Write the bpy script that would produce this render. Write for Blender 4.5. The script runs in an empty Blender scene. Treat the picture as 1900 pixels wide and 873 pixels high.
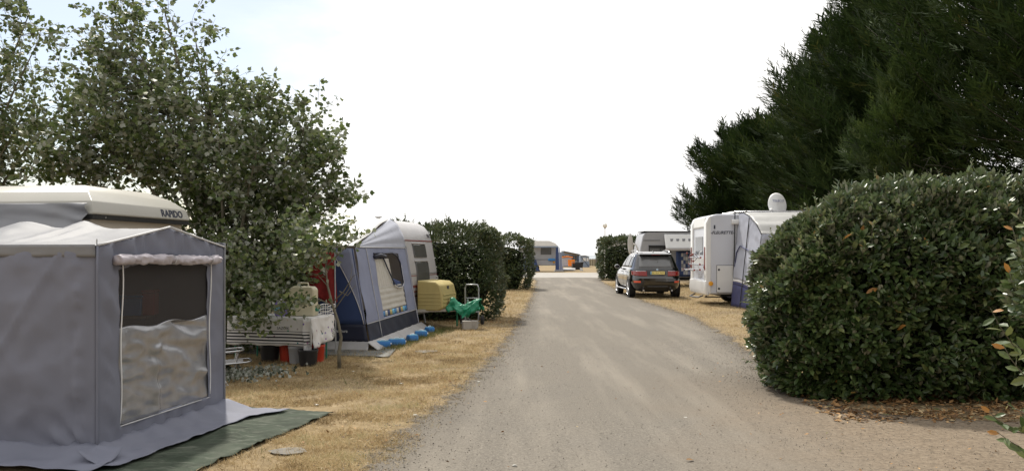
import bpy, math, random
import numpy as np
from mathutils import Vector, Matrix, noise

# ------------------------------------------------------------------ camera, sky, sun, exposure
scene = bpy.context.scene
EYE, FPX, HORIZON = 1.65, 1550.0, 470.0          # eye height, focal length in photo pixels, horizon row
cam_data = bpy.data.cameras.new('camera')
cam = bpy.data.objects.new('camera', cam_data)
scene.collection.objects.link(cam)
cam.location = (0, 0, EYE)
cam.rotation_euler = (math.radians(90), 0, 0)
cam_data.sensor_width = 36.0
cam_data.lens = 36.0 * FPX / 1900.0
cam_data.shift_y = (HORIZON - 436.5) / 1900.0
cam_data.clip_end = 6000
scene.camera = cam

SUN_AZ, SUN_EL = -20.0, 50.0                      # degrees clockwise from straight ahead; above the horizon
world = bpy.data.worlds.new('World')
scene.world = world
world.use_nodes = True
wt = world.node_tree
wt.nodes.clear()
def wn(t, **k):
    n = wt.nodes.new(t)
    for a, b in k.items(): setattr(n, a, b)
    return n
w_out = wn('ShaderNodeOutputWorld')
sky = wn('ShaderNodeTexSky', sky_type='NISHITA', sun_disc=False)
sky.sun_elevation = math.radians(SUN_EL)
sky.sun_rotation = math.radians(SUN_AZ % 360)
sky.air_density = 1.0; sky.dust_density = 1.5
bg_sky = wn('ShaderNodeBackground'); bg_sky.inputs['Strength'].default_value = 0.13
wt.links.new(sky.outputs[0], bg_sky.inputs['Color'])
# thin bright cloud over nearly the whole sky, broken open over the poplars
tc = wn('ShaderNodeTexCoord')
n1 = wn('ShaderNodeTexNoise'); n1.inputs['Scale'].default_value = 3.2; n1.inputs['Detail'].default_value = 7; n1.inputs['Roughness'].default_value = .58
mp = wn('ShaderNodeMapping'); mp.inputs['Scale'].default_value = (1, 1, 2.6)
wt.links.new(tc.outputs['Generated'], mp.inputs[0]); wt.links.new(mp.outputs[0], n1.inputs['Vector'])
dot = wn('ShaderNodeVectorMath', operation='DOT_PRODUCT')
dot.inputs[1].default_value = Vector((-0.56, .80, .26)).normalized()
wt.links.new(tc.outputs['Generated'], dot.inputs[0])
madd = wn('ShaderNodeMath', operation='MULTIPLY_ADD'); madd.inputs[1].default_value = .14
wt.links.new(n1.outputs['Fac'], madd.inputs[0]); wt.links.new(dot.outputs['Value'], madd.inputs[2])
hole = wn('ShaderNodeMapRange'); hole.interpolation_type = 'SMOOTHSTEP'
hole.inputs['From Min'].default_value = .955; hole.inputs['From Max'].default_value = 1.04
hole.inputs['To Min'].default_value = 1.0; hole.inputs['To Max'].default_value = .08
wt.links.new(madd.outputs[0], hole.inputs['Value'])
bg_cl = wn('ShaderNodeBackground')
cr = wn('ShaderNodeMapRange'); cr.inputs['From Min'].default_value = .3; cr.inputs['From Max'].default_value = .75
cr.inputs['To Min'].default_value = 1.22; cr.inputs['To Max'].default_value = .98
wt.links.new(n1.outputs['Fac'], cr.inputs['Value'])
bg_cl.inputs['Color'].default_value = (1.0, .985, .965, 1)
sd_ = wn('ShaderNodeVectorMath', operation='DOT_PRODUCT')       # thin cloud scatters forward: brighter on the sun's side
sd_.inputs[1].default_value = (math.sin(math.radians(SUN_AZ))*math.cos(math.radians(SUN_EL)), math.cos(math.radians(SUN_AZ))*math.cos(math.radians(SUN_EL)), math.sin(math.radians(SUN_EL)))
wt.links.new(tc.outputs['Generated'], sd_.inputs[0])
fs_ = wn('ShaderNodeMapRange'); fs_.interpolation_type = 'SMOOTHSTEP'
fs_.inputs['From Min'].default_value = -.5; fs_.inputs['From Max'].default_value = .75; fs_.inputs['To Min'].default_value = .50; fs_.inputs['To Max'].default_value = 1.18
wt.links.new(sd_.outputs['Value'], fs_.inputs['Value'])
mul_ = wn('ShaderNodeMath', operation='MULTIPLY'); wt.links.new(cr.outputs[0], mul_.inputs[0]); wt.links.new(fs_.outputs[0], mul_.inputs[1])
wt.links.new(mul_.outputs[0], bg_cl.inputs['Strength'])
mixs = wn('ShaderNodeMixShader')
wt.links.new(hole.outputs[0], mixs.inputs['Fac']); wt.links.new(bg_sky.outputs[0], mixs.inputs[1]); wt.links.new(bg_cl.outputs[0], mixs.inputs[2])
wt.links.new(mixs.outputs[0], w_out.inputs['Surface'])

sun_d = bpy.data.lights.new('sun', 'SUN')
sun_d.energy = 4.2; sun_d.angle = math.radians(2.5); sun_d.color = (1, .94, .84)
sun = bpy.data.objects.new('sun', sun_d); scene.collection.objects.link(sun)
az, el = math.radians(SUN_AZ), math.radians(SUN_EL)
to_sun = Vector((math.sin(az) * math.cos(el), math.cos(az) * math.cos(el), math.sin(el)))
sun.rotation_euler = (-to_sun).to_track_quat('-Z', 'Y').to_euler()
scene.view_settings.view_transform = 'Standard'; scene.view_settings.look = 'None'
scene.view_settings.exposure = 0.0; scene.view_settings.gamma = 1.0
scene.view_settings.use_curve_mapping = False
scene.render.engine = 'CYCLES'
scene.cycles.max_bounces = 8; scene.cycles.transparent_max_bounces = 12

# ------------------------------------------------------------------ helpers
rng = np.random.default_rng(7)
random.seed(7)
COL = scene.collection
FR = {}
V = Vector
def fbm(x, y, z=0.0, o=4): return noise.fractal(V((x, y, z)), 1.0, 2.0, o)
def PX(px, py, d): return V(((px - 950) / FPX * d, d, EYE - (py - HORIZON) / FPX * d))   # photo pixel at a known distance
def props(o, label=None, cat=None, group=None, kind=None):
    if label: o['label'] = label
    if cat: o['category'] = cat
    if group: o['group'] = group
    if kind: o['kind'] = kind
    return o
def thing(name, label, cat, loc=(0, 0, 0), yaw=0, group=None):
    o = bpy.data.objects.new(name, None); COL.objects.link(o)
    o.empty_display_size = .2
    o.location = loc; o.rotation_euler = (0, 0, math.radians(yaw))
    FR[o] = Matrix.Translation(V(loc)) @ Matrix.Rotation(math.radians(yaw), 4, 'Z')
    return props(o, label, cat, group)
def obj(name, mesh, mat, parent=None):
    o = bpy.data.objects.new(name, mesh); COL.objects.link(o)
    if mat and not mesh.materials: mesh.materials.append(mat)
    if parent is not None:
        o.parent = parent; FR[o] = FR[parent]
    else: FR[o] = Matrix()
    return o
class MB:
    def __init__(s): s.v = []; s.f = []
    def add(s, vs, fs):
        b = len(s.v); s.v += [tuple(p) for p in vs]; s.f += [tuple(i + b for i in f) for f in fs]; return s
    def box(s, x0, x1, y0, y1, z0, z1):
        return s.add([(x0,y0,z0),(x1,y0,z0),(x1,y1,z0),(x0,y1,z0),(x0,y0,z1),(x1,y0,z1),(x1,y1,z1),(x0,y1,z1)],
                     [(0,3,2,1),(4,5,6,7),(0,1,5,4),(1,2,6,5),(2,3,7,6),(3,0,4,7)])
    def obox(s, c, ax, ay, az, hx, hy, hz):
        c = V(c); vs = []
        for sz in (-1, 1):
            for sx, sy in ((-1,-1),(1,-1),(1,1),(-1,1)):
                vs.append(c + ax*hx*sx + ay*hy*sy + az*hz*sz)
        return s.add(vs, [(0,3,2,1),(4,5,6,7),(0,1,5,4),(1,2,6,5),(2,3,7,6),(3,0,4,7)])
    def tube(s, pts, r, n=8, closed=False):
        pts = [V(p) for p in pts]; m = len(pts); vs = []; fs = []
        rr = r if hasattr(r, '__len__') else [r] * m
        prev = None
        for i, p in enumerate(pts):
            t = (pts[(i+1) % m] - pts[i-1]) if closed else (pts[min(i+1, m-1)] - pts[max(i-1, 0)])
            t = t.normalized() if t.length > 1e-9 else V((0,0,1))
            if prev is None:
                a = t.orthogonal().normalized()
            else:
                a = prev - t * prev.dot(t); a = a.normalized() if a.length > 1e-6 else t.orthogonal().normalized()
            prev = a; b = t.cross(a)
            for k in range(n):
                an = 2*math.pi*k/n; vs.append(p + (a*math.cos(an) + b*math.sin(an)) * rr[i])
        seg = m if closed else m - 1
        for i in range(seg):
            for k in range(n):
                i2 = (i+1) % m
                fs.append((i*n+k, i*n+(k+1) % n, i2*n+(k+1) % n, i2*n+k))
        if not closed: fs += [tuple(range(n))[::-1], tuple(range((m-1)*n, m*n))]
        return s.add(vs, fs)
    def lathe(s, prof, n=16, c=(0,0,0), axis=(0,0,1), caps=True):
        t = V(axis).normalized(); a = t.orthogonal().normalized(); b = t.cross(a); c = V(c); vs = []; fs = []
        for r, h in prof:
            for k in range(n):
                an = 2*math.pi*k/n; vs.append(c + t*h + (a*math.cos(an) + b*math.sin(an))*r)
        for i in range(len(prof)-1):
            for k in range(n): fs.append((i*n+k, i*n+(k+1) % n, (i+1)*n+(k+1) % n, (i+1)*n+k))
        if caps: fs += [tuple(range(n))[::-1], tuple(range((len(prof)-1)*n, len(prof)*n))]
        return s.add(vs, fs)
    def prism(s, pts, fn, a0, a1):
        """polygon pts (p,q), extruded along third axis; fn(p,q,a)->xyz"""
        n = len(pts); vs = [fn(p, q, a0) for p, q in pts] + [fn(p, q, a1) for p, q in pts]
        fs = [tuple(range(n)), tuple(range(n, 2*n))[::-1]]
        fs += [(i, n+i, n+(i+1) % n, (i+1) % n) for i in range(n)]
        return s.add(vs, fs)
    def grid(s, fn, us, vs_, hole=None):
        us = list(us); vs_ = list(vs_); nu = len(us); b = [fn(u, v) for v in vs_ for u in us]; fs = []
        for j in range(len(vs_)-1):
            for i in range(nu-1):
                if hole and hole((us[i]+us[i+1])/2, (vs_[j]+vs_[j+1])/2): continue
                fs.append((j*nu+i, j*nu+i+1, (j+1)*nu+i+1, (j+1)*nu+i))
        return s.add(b, fs)
    def mesh(s, name, parent=None, world=False):
        me = bpy.data.meshes.new(name)
        vs = s.v
        if world and parent is not None:
            inv = FR[parent].inverted(); vs = [tuple(inv @ V(p)) for p in vs]
        me.from_pydata(vs, [], s.f); me.validate(); 
        return me
    def build(s, name, mat, parent=None, smooth=None, bevel=0, seg=2, solid=0, world=False, fixn=True):
        me = s.mesh(name, parent, world)
        if fixn:
            import bmesh
            bm = bmesh.new(); bm.from_mesh(me); bmesh.ops.recalc_face_normals(bm, faces=bm.faces); bm.to_mesh(me); bm.free()
        if smooth is not None:
            me.polygons.foreach_set('use_smooth', [True]*len(me.polygons))
            if smooth < 180: me.set_sharp_from_angle(angle=math.radians(smooth))
        o = obj(name, me, mat, parent)
        if solid:
            m = o.modifiers.new('thick', 'SOLIDIFY'); m.thickness = solid; m.offset = 0
        if bevel:
            m = o.modifiers.new('bevel', 'BEVEL'); m.width = bevel; m.segments = seg; m.limit_method = 'ANGLE'; m.angle_limit = math.radians(35)
            m.harden_normals = False
        return o
def lin(a, b, n): return [a + (b-a)*i/n for i in range(n+1)]
def cuts(n, *extra):
    r = sorted(set([round(i/n, 5) for i in range(n+1)] + [round(e, 5) for e in extra]))
    out = [r[0]]
    for x in r[1:]:
        if x - out[-1] > .004 or x in extra: out.append(x)
    return out
def cloth(name, mat, parent, bot, top, nu, nv, disp=None, holes=(), solid=.004, outward=None, world=True):
    """sheet of fabric between two curves bot(u), top(u); disp(u,v) pushes it along its outward side"""
    eu = [e for h in holes for e in h[:2]]; ev = [e for h in holes for e in h[2:4]]
    us, vs = cuts(nu, *eu), cuts(nv, *ev)
    outward = V(outward) if outward is not None else V((0, -1, 0))
    def fn(u, v):
        p = V(bot(u)).lerp(V(top(u)), v)
        return p + outward * disp(u, v) if disp else p
    def hole(u, v): return any(h[0] < u < h[1] and h[2] < v < h[3] for h in holes)
    m = MB().grid(fn, us, vs, hole if holes else None)
    return m.build(name, mat, parent, smooth=180, solid=solid, world=world, fixn=False)
def text(name, body, size, mat, parent, o, ax, ay, depth=.004, shear=0, sx=1, world=True, bold=0):
    cu = bpy.data.curves.new(name, 'FONT'); cu.body = body; cu.offset = bold; cu.size = size; cu.extrude = depth; cu.shear = shear
    cu.align_x = 'CENTER'; cu.align_y = 'CENTER'; cu.resolution_u = 3
    t = bpy.data.objects.new(name, cu); COL.objects.link(t)
    bpy.context.view_layer.update()
    me = bpy.data.meshes.new_from_object(t.evaluated_get(bpy.context.evaluated_depsgraph_get()))
    bpy.data.objects.remove(t); bpy.data.curves.remove(cu)
    ax, ay = V(ax).normalized(), V(ay).normalized(); azz = ax.cross(ay)
    M4 = Matrix(((ax.x*sx, ay.x, azz.x, o[0]), (ax.y*sx, ay.y, azz.y, o[1]), (ax.z*sx, ay.z, azz.z, o[2]), (0,0,0,1)))
    if world: M4 = FR[parent].inverted() @ M4
    me.transform(M4); me.materials.clear(); me.name = name
    return obj(name, me, mat, parent)

# ------------------------------------------------------------------ materials
MAT = {}
def mat(name, col, rough=.6, var=.12, scale=6, bump=0, bscale=40, metal=0, spec=.4, dirt=0, dirtcol=(.1,.08,.05), trans=0, coat=0, weave=0, wrinkle=0):
    m = bpy.data.materials.new(name); m.use_nodes = True; MAT[name] = m
    nt = m.node_tree; N = nt.nodes; L = nt.links; p = N['Principled BSDF']
    p.inputs['Roughness'].default_value = rough; p.inputs['Metallic'].default_value = metal
    p.inputs['Specular IOR Level'].default_value = spec; p.inputs['Coat Weight'].default_value = coat
    tcn = N.new('ShaderNodeTexCoord'); nz = N.new('ShaderNodeTexNoise'); nz.inputs['Scale'].default_value = scale; nz.inputs['Detail'].default_value = 6
    L.new(tcn.outputs['Object'], nz.inputs['Vector'])
    mr = N.new('ShaderNodeMapRange'); mr.inputs['From Min'].default_value = .25; mr.inputs['From Max'].default_value = .75
    mr.inputs['To Min'].default_value = 1-var; mr.inputs['To Max'].default_value = 1+var
    L.new(nz.outputs['Fac'], mr.inputs['Value'])
    vm = N.new('ShaderNodeVectorMath'); vm.operation = 'SCALE'; vm.inputs[0].default_value = col[:3]
    L.new(mr.outputs[0], vm.inputs['Scale']); out = vm.outputs[0]
    if dirt:
        n2 = N.new('ShaderNodeTexNoise'); n2.inputs['Scale'].default_value = scale*.45; n2.inputs['Detail'].default_value = 9; n2.inputs['Roughness'].default_value = .7
        mp2 = N.new('ShaderNodeMapping'); mp2.inputs['Scale'].default_value = (1,1,.35); mp2.inputs['Location'].default_value = (3.1, 8.2, 1.7)
        L.new(tcn.outputs['Object'], mp2.inputs[0]); L.new(mp2.outputs[0], n2.inputs['Vector'])
        r2 = N.new('ShaderNodeMapRange'); r2.inputs['From Min'].default_value = .48; r2.inputs['From Max'].default_value = .75; r2.inputs['To Max'].default_value = dirt
        L.new(n2.outputs['Fac'], r2.inputs['Value'])
        mx = N.new('ShaderNodeMix'); mx.data_type = 'RGBA'; mx.inputs['B'].default_value = (*dirtcol, 1)
        L.new(r2.outputs[0], mx.inputs['Factor']); L.new(out, mx.inputs['A']); out = mx.outputs['Result']
    L.new(out, p.inputs['Base Color'])
    if bump or weave:
        nb = N.new('ShaderNodeTexNoise'); nb.inputs['Scale'].default_value = bscale; nb.inputs['Detail'].default_value = 5
        L.new(tcn.outputs['Object'], nb.inputs['Vector'])
        bp = N.new('ShaderNodeBump'); bp.inputs['Strength'].default_value = bump; bp.inputs['Distance'].default_value = .01
        L.new(nb.outputs['Fac'], bp.inputs['Height']); L.new(bp.outputs[0], p.inputs['Normal'])
        if wrinkle:                               # fine creases of slack canvas
            nw = N.new('ShaderNodeTexNoise'); nw.noise_type = 'RIDGED_MULTIFRACTAL'; nw.inputs['Scale'].default_value = 2.6; nw.inputs['Detail'].default_value = 4; nw.inputs['Distortion'].default_value = .6
            mw = N.new('ShaderNodeMapping'); mw.inputs['Rotation'].default_value = (.5, .4, .3); mw.inputs['Scale'].default_value = (1, 1, .55); L.new(tcn.outputs['Object'], mw.inputs[0]); L.new(mw.outputs[0], nw.inputs['Vector'])
            bw = N.new('ShaderNodeBump'); bw.inputs['Strength'].default_value = wrinkle; bw.inputs['Distance'].default_value = .03
            L.new(nw.outputs['Fac'], bw.inputs['Height']); L.new(bw.outputs[0], bp.inputs['Normal'])
    if trans:                                     # cloth that lets some light through
        tr = N.new('ShaderNodeBsdfTranslucent'); mxs = N.new('ShaderNodeMixShader'); mxs.inputs[0].default_value = trans
        L.new(out, tr.inputs['Color']); L.new(p.outputs[0], mxs.inputs[1]); L.new(tr.outputs[0], mxs.inputs[2])
        L.new(mxs.outputs[0], N['Material Output'].inputs['Surface'])
    return m
def leafmat(name, stops, back, rough=.4, transl=.25, spec=.5):
    m = bpy.data.materials.new(name); m.use_nodes = True; MAT[name] = m
    nt = m.node_tree; N = nt.nodes; L = nt.links; p = N['Principled BSDF']
    at = N.new('ShaderNodeAttribute'); at.attribute_name = 'rnd'
    ramp = N.new('ShaderNodeValToRGB'); e = ramp.color_ramp.elements
    e[0].position, e[0].color = stops[0][0], (*stops[0][1], 1); e[1].position, e[1].color = stops[-1][0], (*stops[-1][1], 1)
    for pos, c in stops[1:-1]:
        q = e.new(pos); q.color = (*c, 1)
    L.new(at.outputs['Fac'], ramp.inputs[0]); out = ramp.outputs[0]
    if back:
        g = N.new('ShaderNodeNewGeometry'); mx = N.new('ShaderNodeMix'); mx.data_type = 'RGBA'
        mx.inputs['B'].default_value = (*back, 1); L.new(g.outputs['Backfacing'], mx.inputs['Factor']); L.new(out, mx.inputs['A']); out = mx.outputs['Result']
    L.new(out, p.inputs['Base Color']); p.inputs['Roughness'].default_value = rough; p.inputs['Specular IOR Level'].default_value = spec
    tr = N.new('ShaderNodeBsdfTranslucent'); L.new(ramp.outputs[0], tr.inputs['Color'])
    mxs = N.new('ShaderNodeMixShader'); mxs.inputs[0].default_value = transl
    L.new(p.outputs[0], mxs.inputs[1]); L.new(tr.outputs[0], mxs.inputs[2]); L.new(mxs.outputs[0], N['Material Output'].inputs['Surface'])
    return m

mat('tent_grey', (.19,.20,.255), .7, .06, 3, .12, 260, trans=.06, dirt=.12, dirtcol=(.2,.19,.2), wrinkle=0.28)
mat('tent_roof_grey', (.245,.25,.27), .6, .06, 3, .1, 200, trans=.12, dirt=.25, dirtcol=(.33,.32,.3), wrinkle=0.35)
mat('tent_white', (.55,.55,.54), .45, .05, 3, .05, 80, trans=.12, dirt=.2, dirtcol=(.5,.48,.44), wrinkle=0.3)
mat('tent_lilac', (.28,.31,.44), .6, .07, 4, .1, 120, trans=.1, wrinkle=0.3)
mat('tent_blue', (.045,.075,.19), .7, .1, 4, .1, 120, trans=.06, wrinkle=0.3)
mat('tent_navy', (.022,.026,.05), .5, .15, 4, .1, 80, dirt=.2, dirtcol=(.07,.065,.06), wrinkle=0.4)
mat('tent_skirt', (.40,.39,.39), .5, .1, 5, .2, 30, dirt=.4, dirtcol=(.25,.22,.17), wrinkle=0.4)
mat('seam', (.55,.55,.56), .6, .05)
mat('curtain', (.62,.60,.55), .8, .06, 8, .3, 60, trans=.15)
mat('silver_film', (.38,.385,.41), .24, .15, 8, .3, 110, metal=.5, spec=1.0, trans=.06, dirt=.3, dirtcol=(.28,.26,.23))
mat('caravan_cream', (.41,.40,.36), .35, .04, 2, 0, dirt=.2, dirtcol=(.42,.38,.3), spec=.5)
mat('caravan_beige', (.52,.47,.4), .5, .05, 2, dirt=.25, dirtcol=(.3,.26,.2))
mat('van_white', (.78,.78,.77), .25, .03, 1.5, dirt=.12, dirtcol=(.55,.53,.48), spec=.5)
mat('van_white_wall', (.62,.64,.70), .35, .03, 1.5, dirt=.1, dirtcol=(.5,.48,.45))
mat('caravan_silver', (.50,.49,.50), .35, .05, 3, dirt=.35, dirtcol=(.30,.27,.23), spec=.5)
mat('van_grey', (.42,.43,.46), .4, .05, 2, dirt=.2, dirtcol=(.28,.27,.25))
mat('red_trim', (.22,.06,.05), .5, .15)
mat('black_rubber', (.02,.02,.02), .75, .2, 12)
mat('black_plastic', (.022,.022,.024), .45, .2, 10)
mat('dark_metal', (.12,.12,.125), .45, .2, 12, metal=.6)
mat('galvanised', (.42,.43,.44), .4, .15, 14, metal=.8, dirt=.3, dirtcol=(.2,.17,.13))
mat('alloy', (.6,.6,.62), .25, .05, metal=.9)
mat('glass_dark', (.03,.035,.04), .08, .1, 3, spec=.8)
mat('glass_smoke', (.10,.10,.10), .15, .12, 3, spec=.7)
mat('car_black', (.006,.006,.007), .14, .1, 3, spec=.5, coat=1.0, dirt=.1, dirtcol=(.06,.055,.05))
mat('lamp_red', (.25,.012,.008), .2, .1, spec=.6, coat=.6)
mat('lamp_bright_red', (.75,.09,.035), .25, .05, coat=.6)
mat('amber', (.85,.38,.02), .3, .05, coat=.5)
mat('plate_yellow', (.85,.72,.25), .4, .03)
mat('plate_blue', (.25,.45,.6), .4, .03)
mat('print_dark', (.03,.035,.06), .5, .05)
mat('print_white', (.8,.8,.8), .5, .05)
mat('print_navy', (.05,.07,.2), .5, .05)
mat('yellow_box', (.50,.41,.17), .5, .08, 5, .1, 20, dirt=.3, dirtcol=(.3,.24,.1))
mat('green_bag', (.02,.24,.13), .35, .2, 9, .3, 25, trans=.1)
mat('green_sheet', (.050,.064,.046), .8, .4, 5, .3, 60, dirt=.45, dirtcol=(.15,.155,.125), spec=.12, wrinkle=0.5)
mat('grey_sheet', (.14,.145,.14), .6, .25, 5, .3, 60, dirt=.4, dirtcol=(.25,.22,.17))
mat('towel_red', (.22,.022,.022), .95, .2, 14, .5, 120, trans=.1)
mat('cream_plastic', (.68,.63,.46), .4, .04, 3, trans=.1)
mat('white_plastic', (.75,.75,.74), .4, .04, 3)
mat('red_plastic', (.50,.05,.025), .4, .08)
mat('blue_plastic', (.05,.26,.62), .3, .12, 6, coat=.3)
mat('purple_plastic', (.28,.20,.62), .35, .25, 9)
mat('cyan_plastic', (.18,.5,.72), .3, .1)
mat('orange_cloth', (.75,.23,.03), .8, .1)
mat('green_plastic', (.02,.22,.15), .4, .1)
mat('wood_grey', (.19,.15,.11), .85, .3, 10, .5, 40)
mat('shed_roof', (.14,.13,.12), .8, .15, 4)
mat('shed_wall', (.42,.36,.28), .8, .12, 5, .2, 30)
mat('tent_far_blue', (.26,.32,.42), .7, .1, 2)
mat('blind', (.50,.46,.50), .6, .08, 5, .2, 60, trans=.05)
mat('tent_indigo', (.05,.055,.14), .6, .1, 4, .1, 60)
mat('tent_pale', (.46,.48,.56), .55, .06, 3, .06, 80, trans=.12, wrinkle=0.3)
mat('weight_blue', (.04,.20,.52), .45, .2, 9)
mat('soil_stone', (.20,.185,.16), .95, .2, 9, .5, 30)
mat('stone', (.34,.32,.28), .9, .2, 12, .6, 40)
mat('bark', (.16,.13,.095), .9, .35, 14, .8, 35)
mat('bark_pale', (.17,.155,.115), .85, .3, 14, .6, 30)
mat('bark_grey', (.055,.048,.04), .9, .3, 9, .8, 25)
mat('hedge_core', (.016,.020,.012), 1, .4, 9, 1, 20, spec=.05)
mat('litter', (.25,.15,.07), .9, .4, 60)
mat('globe', (.8,.78,.72), .3, .03)
mat('kitchen_dark', (.09,.085,.085), .7, .2, 9)
mat('concrete', (.40,.38,.35), .9, .15, 5, .3, 50)
leafmat('leaf_elaeagnus', [(0,(.026,.050,.015)),(.5,(.062,.100,.030)),(.85,(.125,.165,.055)),(.965,(.19,.21,.07)),(1,(.42,.20,.05))], (.32,.32,.24), .34, .25, .45)
leafmat('leaf_far', [(0,(.024,.042,.013)),(.5,(.054,.080,.027)),(.9,(.11,.135,.05)),(1,(.18,.165,.06))], (.25,.255,.17), .38, .25, .4)
leafmat('leaf_poplar', [(0,(.045,.072,.022)),(.5,(.095,.135,.042)),(.85,(.17,.21,.072)),(1,(.27,.29,.10))], (.44,.46,.39), .42, .40, .35)
leafmat('leaf_cypress', [(0,(.012,.024,.006)),(.5,(.026,.050,.012)),(.85,(.052,.080,.020)),(1,(.09,.095,.026))], None, .65, .15, .2)
leafmat('leaf_pine', [(0,(.035,.062,.016)),(.6,(.070,.110,.026)),(1,(.12,.155,.04))], None, .5, .2, .3)
leafmat('straw', [(0,(.19,.14,.075)),(.3,(.38,.28,.145)),(.7,(.56,.44,.255)),(.93,(.68,.58,.38)),(1,(.19,.20,.06))], None, .8, .4, .2)
leafmat('grass_green', [(0,(.05,.075,.018)),(.6,(.10,.125,.035)),(1,(.30,.24,.10))], None, .6, .3, .3)
leafmat('litter_leaf', [(0,(.09,.05,.025)),(.4,(.24,.13,.05)),(.75,(.42,.24,.10)),(.92,(.5,.38,.22)),(1,(.06,.08,.025))], None, .75, .1, .3)
leafmat('sucker_leaf', [(0,(.05,.06,.04)),(.6,(.12,.14,.10)),(1,(.30,.32,.27))], (.34,.35,.31), .6, .2, .2)

# window mesh that lets part of the view through
def seethrough(name, col, alpha, rough):
    m = bpy.data.materials.new(name); m.use_nodes = True; MAT[name] = m
    p = m.node_tree.nodes['Principled BSDF']; p.inputs['Base Color'].default_value = (*col, 1)
    p.inputs['Roughness'].default_value = rough; p.inputs['Alpha'].default_value = alpha
seethrough('mesh_net', (.045,.04,.04), .62, .6)
seethrough('clear_pvc', (.35,.36,.38), .25, .06)
M = MAT

# ------------------------------------------------------------------ ground, road, sea
def interp(tab, y):
    if y <= tab[0][0]: return tab[0][1]
    for (a, va), (b, vb) in zip(tab, tab[1:]):
        if y <= b: return va + (vb-va)*(y-a)/(b-a)
    return tab[-1][1]
L_EDGE = [(2.0,-1.35),(6.5,-1.06),(9.5,-.75),(12.2,-.39),(19,.1),(26,.5),(36,.95),(50,1.5),(57.5,1.3)]
R_EDGE = [(2.0,14),(7.95,14),(8.02,8),(8.1,5.2),(8.3,4.4),(8.6,3.75),(9.2,3.35),(10.2,3.2),(11.6,3.45),(13.5,3.9),(16.5,4.25),(22,4.7),(28.4,4.55),(34,4.62),(42,4.95),(50,5.3),(57.5,6.2)]
def on_road(x, y):
    if 57.4 < y < 72.5: return True
    if y > 57.4 or y < 2: return False
    return interp(L_EDGE, y) < x < interp(R_EDGE, y)

def nodes_of(m): return m.node_tree.nodes, m.node_tree.links, m.node_tree.nodes['Principled BSDF']
def ramp_node(N, stops):
    r = N.new('ShaderNodeValToRGB'); e = r.color_ramp.elements
    e[0].position, e[0].color = stops[0][0], (*stops[0][1], 1); e[1].position, e[1].color = stops[-1][0], (*stops[-1][1], 1)
    for pos, c in stops[1:-1]:
        q = e.new(pos); q.color = (*c, 1)
    return r
def noise_node(N, L, src, scale, detail=6, rough=.6):
    n = N.new('ShaderNodeTexNoise'); n.inputs['Scale'].default_value = scale; n.inputs['Detail'].default_value = detail; n.inputs['Roughness'].default_value = rough
    L.new(src, n.inputs['Vector']); return n
def mixc(N, L, fac, a, b, mode='MIX'):
    m = N.new('ShaderNodeMix'); m.data_type = 'RGBA'; m.blend_type = mode
    for k, v in (('Factor', fac), ('A', a), ('B', b)):
        if hasattr(v, 'links'): L.new(v, m.inputs[k])
        elif k == 'Factor': m.inputs[k].default_value = v
        else: m.inputs[k].default_value = (*v, 1)
    return m.outputs['Result']
def rangen(N, L, src, a, b, c=0, d=1):
    r = N.new('ShaderNodeMapRange'); r.inputs['From Min'].default_value = a; r.inputs['From Max'].default_value = b
    r.inputs['To Min'].default_value = c; r.inputs['To Max'].default_value = d; L.new(src, r.inputs['Value']); return r.outputs[0]

g = bpy.data.materials.new('dry_grass_ground'); g.use_nodes = True
N, L, p = nodes_of(g); t = N.new('ShaderNodeTexCoord').outputs['Object']
big = noise_node(N, L, t, .55, 5); mid = noise_node(N, L, t, 7, 8, .7); fine = noise_node(N, L, t, 95, 4, .7)
c = ramp_node(N, [(.28,(.15,.11,.066)),(.46,(.31,.235,.135)),(.6,(.43,.33,.20)),(.78,(.52,.43,.30))]); L.new(mid.outputs['Fac'], c.inputs[0])
c2 = mixc(N, L, rangen(N, L, big.outputs['Fac'], .47, .68, 0, .75), c.outputs[0], (.22,.18,.125))
c3 = mixc(N, L, rangen(N, L, fine.outputs['Fac'], .3, .7, 0, .7), c2, (.17,.125,.07), 'MIX')
L.new(c3, p.inputs['Base Color']); p.inputs['Roughness'].default_value = .95; p.inputs['Specular IOR Level'].default_value = .1
bp = N.new('ShaderNodeBump'); bp.inputs['Distance'].default_value = .03; bp.inputs['Strength'].default_value = .8; L.new(mid.outputs['Fac'], bp.inputs['Height']); L.new(bp.outputs[0], p.inputs['Normal'])

r = bpy.data.materials.new('worn_asphalt'); r.use_nodes = True
N, L, p = nodes_of(r); t = N.new('ShaderNodeTexCoord').outputs['Object']
sp = noise_node(N, L, t, 62, 3, .8); sp2 = noise_node(N, L, t, 24, 5, .75); big = noise_node(N, L, t, .8, 6, .6)
mpn = N.new('ShaderNodeMapping'); mpn.inputs['Scale'].default_value = (1.6, .13, 1); L.new(t, mpn.inputs[0]); st = noise_node(N, L, mpn.outputs[0], 1.0, 5, .6)
c = ramp_node(N, [(.3,(.08,.070,.057)),(.45,(.165,.146,.120)),(.58,(.212,.190,.158)),(.75,(.36,.325,.265))]); L.new(sp.outputs['Fac'], c.inputs[0])
c2 = mixc(N, L, rangen(N, L, sp2.outputs['Fac'], .4, .72, 0, .45), c.outputs[0], (.12,.11,.097))
c3 = mixc(N, L, rangen(N, L, st.outputs['Fac'], .47, .7, 0, .5), c2, (.32,.285,.235))
c4 = mixc(N, L, rangen(N, L, big.outputs['Fac'], .5, .75, 0, .4), c3, (.15,.138,.122))
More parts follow.
